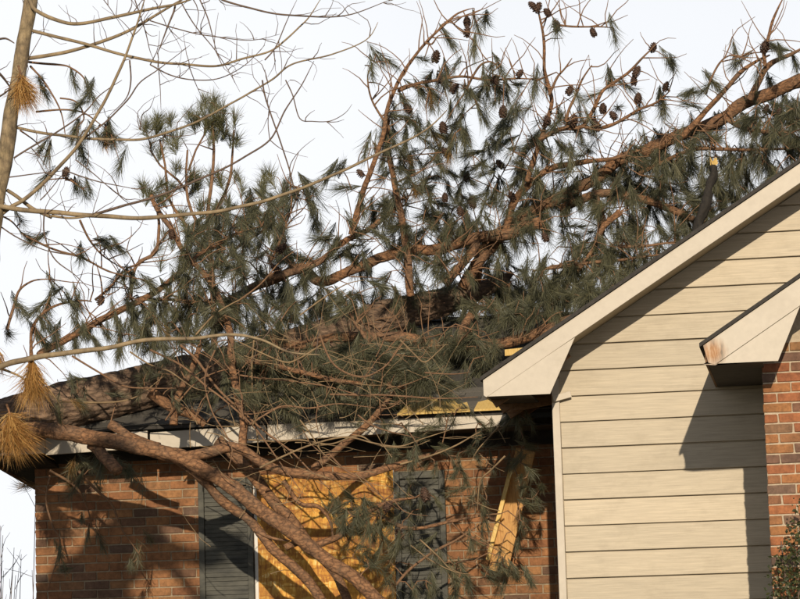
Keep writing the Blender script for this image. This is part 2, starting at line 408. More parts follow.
# fascia, soffit and frieze of the left wing; the fascia is broken in pieces
def fas(name, pa, pb, dz0, dz1, mat, dy=0, h=.145):
    a = P(pa, 432, YE); b = P(pb, 432, YE)
    return hexa(name, [Vector((a.x, YE-.02+dy, ZFB+dz0)), Vector((b.x, YE-.02+dy, ZFB+dz1)), Vector((b.x, YE-.02+dy, ZFB+dz1+h)), Vector((a.x, YE-.02+dy, ZFB+dz0+h)),
                       Vector((a.x, YE+dy+.002, ZFB+dz0)), Vector((b.x, YE+dy+.002, ZFB+dz1)), Vector((b.x, YE+dy+.002, ZFB+dz1+h)), Vector((a.x, YE+dy+.002, ZFB+dz0+h))], mat, house, .003)
fas('fascia', 268, 507, -.02, .02, CREAM)
fas('fascia', 150, 266, -.05, -.025, CREAM, .012)
fas('fascia', 46, 148, -.06, -.035, CREAM, .0)
fas('fascia', -16, 45, -.05, -.045, CREAM, .010)
xe = .0
box('soffit', (XEV+.03, YE+.004, ZSOF-.012), (.2, YB-.003, ZSOF), SHADEDARK, house)
box('frieze_board', (XL+.02, YB-.028, ZSOF-.13), (.2, YB-.008, ZSOF-.014), SHADEDARK, house)
# sagging left eave: fascia board and soffit of the hipped end
a0 = P(-22, 456, YE); a1 = P(40, 493, YE+1.5)
hexa('side_fascia', [a0+Vector((0,0,-.01)), a0+Vector((.025,0,-.01)), a0+Vector((.025,0,.20)), a0+Vector((0,0,.20)),
                     a1+Vector((0,0,0)), a1+Vector((.025,0,0)), a1+Vector((.025,0,.38)), a1+Vector((0,0,.38))], OLDWOOD, house)
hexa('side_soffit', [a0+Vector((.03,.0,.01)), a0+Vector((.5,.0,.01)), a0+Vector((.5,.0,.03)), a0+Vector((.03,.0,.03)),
                     a1+Vector((.03,0,.01)), a1+Vector((.5,0,.01)), a1+Vector((.5,0,.03)), a1+Vector((.03,0,.03))], SHADEDARK, house)
# hipped roof
zc = ZFT+.006
E0 = Vector((XEV-.03, YEAVE, zc)); R0 = Vector((XEV-.03+RUN, YEAVE+RUN, zc+RUN*TANP)); B0 = Vector((XEV-.03, YEAVE+2*RUN, zc))
E1 = Vector((3.0, YEAVE, zc)); R1 = Vector((3.0, YEAVE+RUN, zc+RUN*TANP)); B1 = Vector((3.0, YEAVE+2*RUN, zc))
V = [E0, E1, R1, R0, B0, B1]; nV = len(V); V = V + [v-Vector((0,0,.03)) for v in V]
F = [(0,1,2,3), (0,3,4), (3,2,5,4)]; F = F + [tuple(i+nV for i in reversed(f)) for f in F] + [(1,0,6,7), (0,4,10,6), (4,5,11,10), (2,1,7,8), (5,2,8,11)]
roof = link('roof', mesh('roof', V, F), ROOFEDGE, house)
up = Vector((0, -TANP, 1)).normalized(); sl_ = Vector((0, 1, TANP)).normalized()
EXPO, TAB = .145, .305
tabs = []
tab_me = fixn(mesh('shingle', [(-TAB/2+.003, -.01, 0), (TAB/2-.003, -.01, 0), (TAB/2-.003, EXPO+.05, 0), (-TAB/2+.003, EXPO+.05, 0), (-TAB/2+.003, -.01, .008), (TAB/2-.003, -.01, .008), (TAB/2-.003, EXPO+.05, .003), (-TAB/2+.003, EXPO+.05, .003)],
               [(3,2,1,0), (4,5,6,7), (0,1,5,4), (1,2,6,5), (2,3,7,6), (3,0,4,7)]))
tab_me.materials.append(SHINGLE)
RB = Matrix((Vector((1,0,0)), sl_, up)).transposed()
k = 0
s_ = .0
slope_len = RUN/sl_.y
while s_ < slope_len-.05:
    xl = E0.x + s_*sl_.y
    x = math.floor(xl/TAB)*TAB + (k % 2)*TAB/2 + TAB
    while x < 2.6:
        if x-TAB/2 > xl:
            p = Vector((x+RND.uniform(-.004,.004), E0.y, E0.z)) + sl_*s_ + up*(.003+RND.uniform(0,.004))
            tabs.append(p)
        x += TAB
    s_ += EXPO; k += 1
tabs.sort(key=lambda p: (0 if -10 < to_px(p)[0] < 520 else 1, p.y))
for p in tabs[:300]:
    o = link('shingle', tab_me, None, roof, p); o.rotation_euler = (RB @ Matrix.Rotation(RND.gauss(0,.012), 3, 'Z') @ Matrix.Rotation(RND.uniform(-.01,.03), 3, 'X')).to_euler()
V = []; F = []
for p in tabs[300:]:
    b0 = len(V); V += [p + RB @ v.co for v in tab_me.vertices]; F += [tuple(b0+i for i in f.vertices) for f in tab_me.polygons]
if V: tag(link('upper_shingles', mesh('upper_shingles', V, F), SHINGLE, roof), kind='stuff')
# hip and ridge caps
for (a, b) in ((E0, R0), (R0, R1)):
    nseg = int((b-a).length/.16)
    d = (b-a).normalized(); q = d.cross(Vector((0,0,1))).normalized()
    V = []; F = []
    for i in range(nseg):
        p0 = a+d*(i*.16); p1 = a+d*(i*.16+.2)
        lift = Vector((0,0,.016+RND.uniform(0,.006))); b0 = len(V)
        V += [p0+q*.13-Vector((0,0,.03))+lift, p0+lift*1.4, p0-q*.13-Vector((0,0,.03))+lift, p1+q*.13-Vector((0,0,.035))+lift*.6, p1+lift*.8, p1-q*.13-Vector((0,0,.035))+lift*.6]
        F += [(b0,b0+1,b0+4,b0+3), (b0+1,b0+2,b0+5,b0+4), (b0,b0+2,b0+1)]
    link('ridge_cap', mesh('ridge_cap', V, F), SHINGLE, roof)

# --- siding gable wing
A = P(483, 380, YF); B = P(746, 200, YF)
MS = (B.z-A.z)/(B.x-A.x)                    # roof pitch
TH = ((A.z+MS*(P(575,338,YF).x-A.x))-P(575,338,YF).z + (A.z+MS*(P(773,200,YF).x-A.x))-P(773,200,YF).z)/2
XR = 3.6
def ztop(x): return A.z+MS*(x-A.x)
zr = ztop(XR); XA = A.x
# wall: backing sheet and boards
LINES = [422.6, 448.4, 475, 500, 527, 553.4, 578.8]
zl = [P(562, y, YS).z for y in LINES]
EXP = (zl[0]-zl[-1])/6
sid = prism('siding_wall', [(0,0), (6.9,0), (6.9, ztop(.3)-TH+.03), (XR, zr-TH+.03), (0, ztop(0)-TH+.03)], YS+.002, YS+.12, SIDING, house)
ext = .045
def board_mesh(x0, xr, z0, z1, xcut):
    # clipped by the rake on the left: xcut(z)
    xa = max(x0, xcut(z0)); xb = max(x0, xcut(z1))
    lean = .020
    V = [(xa, YS-.024, z0), (xr, YS-.024, z0), (xr, YS-.024+lean, z1+ext*.0), (xb, YS-.024+lean, z1),
         (xa, YS-.001, z0), (xr, YS-.001, z0), (xr, YS-.0005, z1), (xb, YS-.0005, z1)]
    F = [(0,1,2,3), (7,6,5,4), (0,4,5,1), (1,5,6,2), (2,6,7,3), (3,7,4,0)]
    me = fixn(mesh('board', V, F)); bev(me, .0025); return me
i0 = -int(zl[0]/EXP)-1
z = zl[0]
while z > EXP: z -= EXP
while z < zr-.5:
    cut = lambda zz: A.x+(zz+TH-.028-A.z)/MS
    j = RND.uniform(-.0015, .0015)
    o = link('board', board_mesh(.061, 6.8, z+.0035+j, z+EXP-.0035+j, cut), BOARD, sid); o.rotation_euler = (0, RND.gauss(0,.0007), 0)
    z += EXP
box('corner_board', (.0, YS-.034, 0), (.058, YS+.10, ztop(0)-.26), CREAM, sid, .003)
box('side_wall', (.002, YS+.12, 0), (.12, YB-.001, ztop(0)-.30), SIDING, house)
# rake board, soffit, eave return
XE_ = A.x
prism('rake_board', [(XE_, ztop(XE_)), (XE_, ztop(XE_)-TH*.80), (XE_+.02, ztop(XE_+.02)-TH), (XR, zr-TH), (XR, zr)], YF, YF+.022, CREAM, house, .002)
prism('rake_board', [(XR+.001, zr), (XR+.001, zr-TH), (2*XR-XE_, ztop(XE_)-TH), (2*XR-XE_, ztop(XE_))], YF, YF+.022, CREAM, house, .002)
prism('rake_soffit', [(XE_+.05, ztop(XE_+.05)-TH+.03), (XR, zr-TH+.03), (XR, zr-TH+.045), (XE_+.05, ztop(XE_+.05)-TH+.045)], YF+.024, YS-.002, SIDING, house)
r0, r1, r2 = P(484, 396.8, YF), P(550, 395, YF), P(575, 339, YF)
prism('eave_return', [(XE_+.004, r0.z), (r1.x, r0.z), (r2.x, ztop(r2.x)-TH-.003), (XE_+.004, ztop(XE_+.004)-TH-.001) if ztop(XE_+.004)-TH-.001 > r0.z+.004 else (XE_+.02, r0.z+.006)], YF+.004, YF+.020, CREAM, house, .0015)
box('return_soffit', (XE_+.02, YF+.022, r0.z+.002), (XE_+.34, YS+.25, r0.z+.014), SHADEDARK, house)
# roof of the gable wing
def roof_slab(name, x0, xr, zf, y0, y1, th=.03):
    V = []
    c = [(x0-.02, zf(x0-.02)+.004), (xr, zf(xr)+.004), (2*xr-x0+.02, zf(x0-.02)+.004)]
    poly = [(x, z) for x, z in c] + [(x, z+th) for x, z in reversed(c)]
    return prism(name, poly, y0, y1, ROOFEDGE, house)
roof_slab('gable_roof', XE_, XR, ztop, YF-.025, 7.0)
prism('side_eave_fascia', [(XE_+.001, r0.z), (XE_+.02, r0.z), (XE_+.02, ztop(XE_+.02)-.004), (XE_+.001, ztop(XE_))], YF+.024, YB, CREAM, house)
# exposed rafters in the torn eave corner
for yy, zz in ((-.20, 0), (.25, -.01), (.75, -.015), (1.25, 0)):
    plank('rafter', Vector((XE_+.03, yy, ztop(XE_+.03)-TH-.02+zz)), Vector((.15, yy, ztop(.15)-TH-.02+zz)), .10, .04, OLDWOOD, house)
plank('rafter', P(506, 408, .55), P(556, 399, .35), .075, .05, OLDWOOD, house)
plank('soffit_fragment', P(553, 399, -.06), P(571, 394, -.05), .05, .012, CREAM, house)

# --- small brick gable in front
GA = P(703, 345.5, YG); GB = P(800, 278, YG)
MG = (GB.z-GA.z)/(GB.x-GA.x)
gs = P(727, 357, YG); gs2 = P(800, 305, YG)
TG = ((GA.z+MG*(gs.x-GA.x))-gs.z + (GA.z+MG*(gs2.x-GA.x))-gs2.z)/2
XGW = P(764.5, 440, YG+OHG).x                # brick corner
XGR = XGW+1.9
def zg(x): return GA.z+MG*(x-GA.x)
zgr = zg(XGR)
g0 = P(706, 364.7, YG); g1 = P(778, 360.5, YG); g2 = P(800, 306, YG)
zgb = (g0.z+g1.z)/2
prism('rake_board', [(GA.x, zg(GA.x)), (GA.x+.03, zgb+.01), (GA.x+.075, zg(GA.x+.075)-TG), (XGR, zgr-TG), (XGR, zgr)], YG, YG+.022, STAINED, house, .002)
prism('rake_board', [(XGR+.001, zgr), (XGR+.001, zgr-TG), (2*XGR-GA.x, zg(GA.x)-TG), (2*XGR-GA.x, zg(GA.x))], YG, YG+.022, CREAM, house, .002)
prism('eave_return', [(g0.x, zgb), (g1.x, zgb), (g2.x, zg(g2.x)-TG-.003), (GA.x+.078, zg(GA.x+.078)-TG-.003)], YG+.004, YG+.020, STAINED, house, .0015)
prism('rake_soffit', [(GA.x+.1, zg(GA.x+.1)-TG+.03), (XGR, zgr-TG+.03), (XGR, zgr-TG+.045), (GA.x+.1, zg(GA.x+.1)-TG+.045)], YG+.024, YG+OHG-.002, SIDING, house)
box('eave_soffit', (g0.x+.012, YG+.022, zgb+.004), (XGW+.02, YS-.03, zgb+.016), SHADEDARK, house)
prism('side_eave_fascia', [(g0.x-.005, zgb+.003), (g0.x+.010, zgb+.003), (g0.x+.010, zg(g0.x+.01)-.004), (g0.x-.005, zg(g0.x))], YG+.024, YS-.03, OLDWOOD, house)
roof_slab('gable_roof', GA.x-.005, XGR, zg, YG-.02, YS+.02, .028)
bw = prism('brick_wall', [(XGW+.008, 0), (2*XGR-XGW-.008, 0), (2*XGR-XGW-.008, zg(XGW)-.1), (XGR, zgr-.25), (XGW+.008, zg(XGW)-.1)], YG+OHG+.009, YS-.03, MORTARB, house)
lay_bricks(bw, XGW, 2*XGR-XGW, 0, zg(XGW)-.14, YG+OHG, .204, .0715, BRICK2, None, lambda px, py: px < 812 and py < 606, 120)
# bricks up inside the gable, clipped to the rake
V = []; F = []; m_ = brick_mesh(.193, .0605, .07, 3); zz = zg(XGW)-.14; k = 1
zz = math.floor(zz/.0715)*.0715
while zz < zgr-.3:
    xlim = GA.x+(zz+.35-GA.z)/MG
    x = XGW+(k % 2)*.102
    while x < 2*XGR-XGW:
        if xlim < x and x+.2 < 2*XGR-xlim:
            c = Vector((x+.102, YG+OHG+.035, zz+.0358)); b0 = len(V)
            V += [c+v.co for v in m_.vertices]; F += [tuple(b0+i for i in p.vertices) for p in m_.polygons]
        x += .204
    zz += .0715; k += 1
if V: tag(link('gable_bricks', mesh('gable_bricks', V, F), BRICK2, bw), kind='stuff')

# ------------------------------------------------------------------ boards left by the storm
sheet = box('strand_board_sheet', (XO0+.012, YB-.032, ZO0-.05), (XO1+.020, YB-.018, ZO1+.01), OSB, None, .002)
tag(sheet, 'yellow orange strand board sheet nailed over the window between the shutters', 'board')
# torn decking on the eave
def on_roof(px, py, lift):
    d = ray(px, py); p0 = E0+up*lift
    return CAM + d*((p0-CAM).dot(up)/d.dot(up))
for pl, lab in (([(397,414), (420,412.5), (470,410), (467,402), (458,404), (452,398), (440,401), (430,395.5), (420,398), (411,400)], 'torn yellow roof decking exposed above the white fascia'),
                ([(474,409.5), (506,408), (504,399), (496,402), (488,399.5), (478,402)], 'small torn yellow decking scrap under the tip of the siding gable')):
    tp = [on_roof(x, y, .035) for x, y in pl]; n6 = len(tp)
    V = tp + [v-up*.016 for v in tp]
    o = link('torn_decking', fixn(mesh('torn_decking', V, [tuple(range(n6)), tuple(range(2*n6-1, n6-1, -1))]+[(i, (i+1) % n6, n6+(i+1) % n6, n6+i) for i in range(n6)])), FRESHWOOD)
    tag(o, lab, 'decking', 'splintered roof decking')
lp = empty('broken_lumber', P(505, 600, YB-.28), 'broken orange lumber post hanging below the eave beside the siding gable', 'lumber')
plank('post', P(526, 450, YB-.30), P(498, 572, YB-.22), .165, .04, LUMBER, lp)
plank('split_edge', P(513, 462, YB-.36), P(488, 560, YB-.28), .035, .05, FRESHWOOD, lp)
tag(plank('splintered_stick', P(506, 353, 1.6), P(524, 351, 1.5), .055, .04, FRESHWOOD), 'short splintered yellow stick poking out above the gable tip', 'stick')

# ------------------------------------------------------------------ branch building
def catmull(pts, rad, step):
    out = []; rr = []
    n = len(pts)
    for i in range(n-1):
        p0 = pts[max(0,i-1)]; p1 = pts[i]; p2 = pts[i+1]; p3 = pts[min(n-1,i+2)]
        m = max(1, int((p2-p1).length/step))
        for k in range(m):
            t = k/m; t2 = t*t; t3 = t2*t
            out.append((p1*2 + (p2-p0)*t + (p0*2-p1*5+p2*4-p3)*t2 + (p1*3-p0-p2*3+p3)*t3)*.5)
            rr.append(rad[i]*(1-t)+rad[i+1]*t)
    out.append(pts[-1].copy()); rr.append(rad[-1])
    return out, rr
def tube(V, F, pts, rad, n=8, bark=0.0, freq=20.0, cap=True, wob=0.0, seed=0.0):
    b0 = len(V); t = (pts[1]-pts[0]).normalized()
    u = t.orthogonal().normalized()
    L = 0.0
    for i, p in enumerate(pts):
        if i: L += (pts[i]-pts[i-1]).length
        a = pts[max(0,i-1)]; c = pts[min(len(pts)-1,i+1)]
        t = (c-a).normalized() if (c-a).length > 1e-6 else t
        u = (u - t*u.dot(t)); u = u.normalized() if u.length > 1e-6 else t.orthogonal().normalized()
        w = t.cross(u); r = rad[i]
        if wob: p = p + u*(noise.noise(Vector((L*3.1, seed, 0)))*wob*r) + w*(noise.noise(Vector((L*3.1, seed+9, 4)))*wob*r)
        for k in range(n):
            an = 2*math.pi*k/n; d = u*math.cos(an)+w*math.sin(an)
            q = r
            if bark: q = r*(1+bark*noise.noise(Vector((math.cos(an)*1.4+seed, math.sin(an)*1.4, L*freq*.35)))+bark*.5*noise.noise(p*freq*2+d))
            V.append(p+d*q)
    m = len(pts)
    for i in range(m-1):
        for k in range(n):
            F.append((b0+i*n+k, b0+i*n+(k+1) % n, b0+(i+1)*n+(k+1) % n, b0+(i+1)*n+k))
    if cap:
        F.append(tuple(b0+k for k in reversed(range(n)))); F.append(tuple(b0+(m-1)*n+k for k in range(n)))
SLIM = .88
NODES = []       # (pos) of fallen-pine wood that twigs may grow from
def trace(px, y0, y1, r0, r1, ys=None):
    """photo points -> 3D points lying between the two depths; radii in photo pixels"""
    n = len(px); cum = [0]
    for i in range(1, n): cum.append(cum[-1]+math.hypot(px[i][0]-px[i-1][0], px[i][1]-px[i-1][1]))
    pts = []; rad = []
    for i, p in enumerate(px):
        f = cum[i]/cum[-1]; y = y0+(y1-y0)*f if ys is None else ys[i]
        v = P(p[0], p[1], y); pts.append(v); rad.append((r0+(r1-r0)*f)*px_m(v))
    return pts, rad
def limb(name, parent, mat, px, y0, y1, r0, r1, bark=.20, n=None, store=None, seed=None):
    pts, rad = trace(px, y0, y1, r0*SLIM, r1*SLIM)
    if r1 < 2.6: rad[-1] *= .45; rad[-2] *= .85
    n = n or (18 if r0 > 6 else 12 if r0 > 3 else 7)
    pts, rad = catmull(pts, rad, max(.025, rad[0]*.4))
    V = []; F = []
    tube(V, F, pts, rad, n, bark, 22, True, 1.3 if r0 < 3 else .8 if r0 < 6 else .5, seed if seed is not None else RND.uniform(0, 90))
    if store is not None: store += pts[::2]
    return link(name, mesh(name, V, F, True), mat, parent)

# ------------------------------------------------------------------ the fallen pine
TC = [(-30,436,27), (0,427,26.5), (60,408,25.5), (130,391,24), (200,374,22), (270,354,20), (330,335,18), (390,316,17), (440,303,14), (480,290,10), (500,281,6), (512,273,2.5)]
def roof_hit(px, py):
    d = ray(px, py); p0 = E0; nn = up
    return CAM + d*((p0-CAM).dot(nn)/d.dot(nn))
tpts = []; trad = []; YCAP = []
for (px, py, r) in TC:
    h = roof_hit(px, py+r*.98)
    y = min(max(h.y-.02, YEAVE-.25), R0.y+.1) if px > 20 else YEAVE-.45
    ycap = min(max(h.y+.05, YEAVE-.25), R0.y+.1) if px > 20 else YEAVE-.45; YCAP.append(ycap)
    v = P(px, py, y); tpts.append(v); trad.append(r*px_m(v))
# smooth the depths, then let it run on to the ground at the left
ysm = [p.y for p in tpts]
for _ in range(6): ysm = [ysm[0]]+[(ysm[i-1]+2*ysm[i]+ysm[i+1])/4 for i in range(1, len(ysm)-1)]+[ysm[-1]]
ysm = [min(a_, b_) for a_, b_ in zip(ysm, YCAP)]
tpts = [P(c[0], c[1], y) for c, y in zip(TC, ysm)]
dirn = (tpts[0]-tpts[4]).normalized(); base = tpts[0]+dirn*(tpts[0].z-.35)/max(.05, -dirn.z) if dirn.z < -.02 else tpts[0]+Vector((-9,-2,-3))
pre = [base, base.lerp(tpts[0], .33)+Vector((0,0,.06)), base.lerp(tpts[0], .68)+Vector((0,0,.06))]
tpts = pre+tpts; trad = [.34, .31, .28]+trad
pine = empty('fallen_pine_tree', base*1.0, 'huge uprooted pine lying across the hipped roof with cones and drooping needles', 'pine tree')
p_a, r_a = catmull(tpts[:4], trad[:4], .2); p_b, r_b = catmull(tpts[3:], trad[3:], .02); pts, rad = p_a[:-1]+p_b, r_a[:-1]+r_b
V = []; F = []
# plated bark: raised cells on a fine tube
b0 = 0; n = 88; L = 0; u = Vector((0,0,1))
for i, p in enumerate(pts):
    if i: L += (pts[i]-pts[i-1]).length
    t = (pts[min(i+1,len(pts)-1)]-pts[max(i-1,0)]).normalized(); u = (u-t*u.dot(t)).normalized(); w = t.cross(u)
    for k in range(n):
        an = 2*math.pi*k/n; d = u*math.cos(an)+w*math.sin(an)
        q = Vector((math.cos(an)*3.3, math.sin(an)*3.3, L*2.3))
        q += Vector((noise.noise(q*1.3), noise.noise(q*1.3+Vector((7,1,3))), noise.noise(q*1.1+Vector((2,8,1)))))*.35
        dist, _ = noise.voronoi(q)
        edge = min(1.0, (dist[1]-dist[0])*2.6)
        fl = noise.noise(q*4.0)*.25
        ter = math.floor((noise.noise(q*.9+Vector((5,5,5)))+.5*noise.noise(q*2.1))*5)/5
        V.append(p+d*(rad[i]*(.89+.11*min(1, edge*1.3)**.7+.05*ter+.05*fl+.06*noise.noise(q*.35)+.03*noise.noise(q*9.0))))
for i in range(len(pts)-1):
    for k in range(n): F.append((i*n+k, i*n+(k+1) % n, (i+1)*n+(k+1) % n, (i+1)*n+k))
F.append(tuple(reversed(range(n)))); F.append(tuple((len(pts)-1)*n+k for k in range(n)))
link('trunk', mesh('trunk', V, F, True), TRUNKBARK, pine)
NODES += p_b[::6]
def ty(px):      # depth of the trunk at a photo column
    c = TC; 
    for i in range(len(c)-1):
        if c[i][0] <= px <= c[i+1][0]:
            f = (px-c[i][0])/(c[i+1][0]-c[i][0]); return ysm[i]*(1-f)+ysm[i+1]*f
    return ysm[0] if px < 0 else ysm[-1]
PL = [  # photo points, depth start, depth end, radius start, radius end (photo px)
 ([(-6,425),(15,428),(60,432),(110,441),(150,449),(182,458),(205,470),(230,486),(252,504),(287,529),(325,559),(347,574),(372,595),(410,630)], .45, .35, 9.2, 7.4),
 ([(184,458),(205,453),(235,448),(262,462),(290,473),(330,476),(365,475),(400,464),(430,456)], .40, .85, 6.5, 3.5),
 ([(176,458),(192,470),(208,484),(230,505),(250,525),(278,551),(306,582),(325,603),(345,630)], .47, .6, 5, 6.2),
 ([(218,440),(240,460),(262,488),(276,505),(295,524),(312,545),(335,575),(350,605)], .95, 1.0, 7, 5),
 ([(92,444),(104,456),(117,472)], .52, .25, 7, 6.5),
 ([(150,196),(155,206),(168,226),(182,246),(192,262),(204,276),(216,293),(226,325),(230,362),(237,398),(245,425),(243,447)], 1.0, .55, 2.6, 5),
 ([(40,356),(47,350),(78,332),(111,316),(142,298),(162,286),(189,264)], .5, .95, 4.5, 3.2),
 ([(30,372),(30,349),(34,325),(51,308),(81,301),(92,302)], .5, .7, 2.2, 1.2),
 ([(8,330),(14,305),(20,290),(34,281),(52,279)], .3, .5, 2.0, 1.0),
 ([(222,304),(265,284),(300,269),(320,281),(352,270),(382,257),(420,249),(450,244),(482,236),(510,233),(540,222)], ty(230)+.3, 3.5, 5, 6.8),
 ([(264,278),(290,272),(320,262),(340,245),(365,230),(390,213),(405,205)], 2.6, 3.1, 4.5, 2.5),
 ([(412,296),(408,265),(404,230),(400,205),(394,180),(388,145),(388,120)], 3.0, 2.7, 4.6, 2.8),
 ([(352,235),(363,192),(375,160),(383,135),(388,105),(403,74),(424,44),(451,18),(463,11),(474,8)], 2.6, 2.4, 3.6, 1.0),
 ([(476,282),(482,252),(507,232),(525,217),(550,202),(575,190),(600,176),(622,160),(655,146),(682,135),(705,124),(725,117),(740,107),(760,97),(800,80),(860,52)], 3.9, 3.3, 6, 7.6),
 ([(505,232),(512,205),(527,185),(550,170),(580,162),(611,159),(640,150)], 3.6, 3.3, 5, 2),
 ([(560,208),(580,198),(600,194),(640,199),(672,209),(694,219)], 3.7, 3.4, 5.5, 4),
 ([(594,192),(600,212),(602,232)], 3.6, 3.5, 5, 4),
 ([(602,232),(596,245),(583,264),(570,282),(560,300)], 3.4, 3.2, 3, 2),
 ([(540,270),(580,264),(620,260),(660,255)], 3.1, 3.0, 2, 2),
 ([(618,246),(645,246),(675,242)], 3.0, 2.9, 2, 2),
 ([(246,350),(262,347),(305,345),(350,337),(400,338),(440,346),(475,347),(510,342),(540,333),(580,316),(620,298)], ty(270)-.4, 2.6, 5, 7),
 ([(496,243),(483,258),(470,273),(462,287)], 3.6, 3.4, 6.5, 6.5),
 ([(478,243),(466,260),(455,272),(444,282)], 3.3, 3.1, 4.5, 5),
 ([(477,305),(470,320),(462,337),(458,352)], 3.0, 2.6, 5.5, 5),
 ([(682,137),(698,120),(712,104),(725,90),(741,72),(755,62),(770,55)], 3.3, 3.2, 3.5, 2),
 ([(750,100),(757,82),(766,68),(775,61),(790,54),(806,46)], 3.2, 3.1, 4, 2.2),
 ([(765,66),(764,50),(768,38),(772,22),(778,8),(784,-4)], 3.1, 3.0, 2.5, 1.2),
 ([(706,94),(712,78),(720,62),(730,55),(742,56)], 3.2, 3.1, 1.4, .9),
 ([(545,130),(540,145),(533,165),(528,182)], 3.3, 3.4, 2.5, 3.5),
 ([(545,128),(551,105),(549,88),(545,70),(545,45),(540,20),(537,6)], 3.3, 3.0, 2.6, 1.4),
 ([(536,142),(560,130),(582,127),(592,112),(602,92),(612,84),(628,72),(640,60),(652,48)], 3.3, 3.0, 3, 1.3),
 ([(566,122),(570,108),(577,92),(582,80),(592,65)], 3.2, 3.1, 2, 1.2),
 ([(585,127),(605,126),(625,118),(640,110),(655,103),(670,90)], 3.2, 3.0, 2.2, 1.2),
 ([(549,95),(556,78),(565,68),(572,58)], 3.1, 3.0, 1.8, 1),
 ([(556,25),(575,26),(600,27),(614,28)], 3.0, 2.9, 1.4, .9),
 ([(398,92),(420,84),(440,80),(462,76),(490,80),(520,79),(540,80)], 2.6, 2.4, 2, 1),
 ([(466,90),(474,75),(482,64),(492,62),(500,70)], 2.5, 2.4, 1.6, .9),
 ([(424,42),(432,44),(438,36),(446,34)], 2.4, 2.3, 1.2, .8),
 ([(450,20),(458,28),(466,34),(472,40)], 2.4, 2.3, 1.1, .8),
 ([(390,130),(372,100),(368,75),(374,62)], 2.6, 2.5, 1.5, .8),
 ([(231,362),(262,363),(300,372),(340,381),(380,386),(420,389)], .7, 1.2, 3.2, 2),
 ([(388,398),(378,412),(362,430),(350,440),(330,455),(312,468)], 1.0, .9, 3.5, 4.5),
 ([(354,322),(378,360),(386,382),(392,395)], 1.5, 1.0, 2, 3),
 ([(380,515),(402,527),(420,528),(450,522),(475,516),(500,514)], .95, 1.0, 2.4, 1.5),
 ([(396,585),(412,568),(436,550),(460,538),(490,518)], .9, 1.1, 1.6, 1.6),
 ([(318,545),(338,538),(352,525),(368,513),(380,506),(396,500),(415,498)], .5, .9, 4, 2),
 ([(285,548),(290,545),(304,541),(318,545)], .45, .5, 4, 3),
 ([(255,530),(270,538),(290,541)], .5, .5, 2.5, 2),
 ([(284,480),(300,503),(318,506),(330,522),(333,540)], .7, .8, 3, 2),
 ([(130,300),(132,280),(138,262),(155,250),(158,225),(155,202)], 1.0, 1.2, 2, 2),
 ([(95,300),(105,292),(118,278),(128,268),(144,262)], .8, .9, 1.6, 1),
 ([(102,294),(100,278),(96,262)], .7, .8, 1.2, .8),
 ([(137,299),(160,300),(200,301),(240,304)], .9, 1.1, 1.8, 1.6),
 ([(192,258),(215,246),(235,235),(262,226)], .95, 1.5, 2.2, 1.4),
 ([(200,345),(190,372),(176,400),(174,425)], .8, .7, 3, 5),
 ([(150,392),(172,408),(190,414),(205,425)], .8, .9, 7, 4),
 ([(110,425),(130,438),(160,446)], .7, .65, 6, 4),
 ([(50,470),(72,484),(84,500),(92,525)], .9, 1.2, 1.6, 1.2),
 ([(78,470),(95,488),(112,505),(122,530),(140,555)], .9, 1.2, 1.8, 1),
 ([(50,475),(46,500),(52,525),(60,545),(48,590)], 1.0, 1.2, 1.4, .8),
 ([(270,262),(282,235),(290,215),(300,190)], 2.6, 2.5, 1.6, 1),
 ([(640,175),(660,165),(690,150),(720,148),(760,150),(800,148)], 3.4, 3.0, 2.5, 2),
 ([(725,118),(745,128),(770,132),(800,130)], 3.2, 3.0, 3, 2),
 ([(620,212),(605,225),(596,240)], 3.3, 3.2, 4, 3),
]
for q in PL: limb('limb', pine, LIMBBARK if q[3] > 2.0 else TWIGBARK, *q, store=NODES)
st = limb('broken_stub', pine, CHAR, [(714,166),(713,178),(708,190),(706,204),(699,222),(695,246)], 2.0, 1.9, 4.2, 5.8, .7)
tip = P(714, 164, 2.0)
V = []; F = []
for k in range(9):
    an = 2*math.pi*k/9; V.append(tip+Vector((math.cos(an)*.034, math.sin(an)*.034, RND.uniform(-.01,.07))))
V.append(tip+Vector((.01,0,-.02))); F = [(k, (k+1) % 9, 9) for k in range(9)]
link('splintered_tip', mesh('splintered_tip', V, F), FRESHWOOD, st)

# needle tufts ------------------------------------------------------
def tuft_geo(seed, cnt, ln, wid, amin, amax, zlo, zhi, bend):
    r = random.Random(seed); V = []; F = []; lean = Vector((r.gauss(0,.08), r.gauss(0,.08), 0))
    for i in range(cnt):
        an = r.uniform(0, 2*math.pi); tl = r.uniform(amin, amax) if r.random() < .6 else r.triangular(amin, amax, (amin+amax)*.45); L = ln*r.triangular(.5, 1.15, .98)
        zb = r.uniform(zlo, zhi); d = Vector((math.cos(an)*math.sin(tl), math.sin(an)*math.sin(tl), math.cos(tl)))
        ax = Vector((math.cos(an), math.sin(an), 0)); s = d.orthogonal().normalized(); s = (Matrix.Rotation(r.uniform(0,6.3), 3, d) @ s)*wid*.5
        p0 = Vector((0,0,zb)); b = r.uniform(.2,1)*bend
        p1 = p0+d*L*.5+Vector((0,0,b*.25*L)); p2 = p0+d*L*.95+Vector((r.gauss(0,.10)*L+lean.x*L, r.gauss(0,.10)*L+lean.y*L, b*L+r.gauss(0,.06)*L))
        k = len(V); V += [p0-s*.7, p0+s*.7, p1-s, p1+s, p2]; F += [(k,k+1,k+3,k+2), (k+2,k+3,k+4)]
    return V, F
def mk_tufts(name, mat, num, seed, **kw):
    out = []
    for i in range(num):
        V, F = tuft_geo(seed+i, **kw); me = mesh(name, V, F); me.materials.append(mat); out.append(me)
    return out
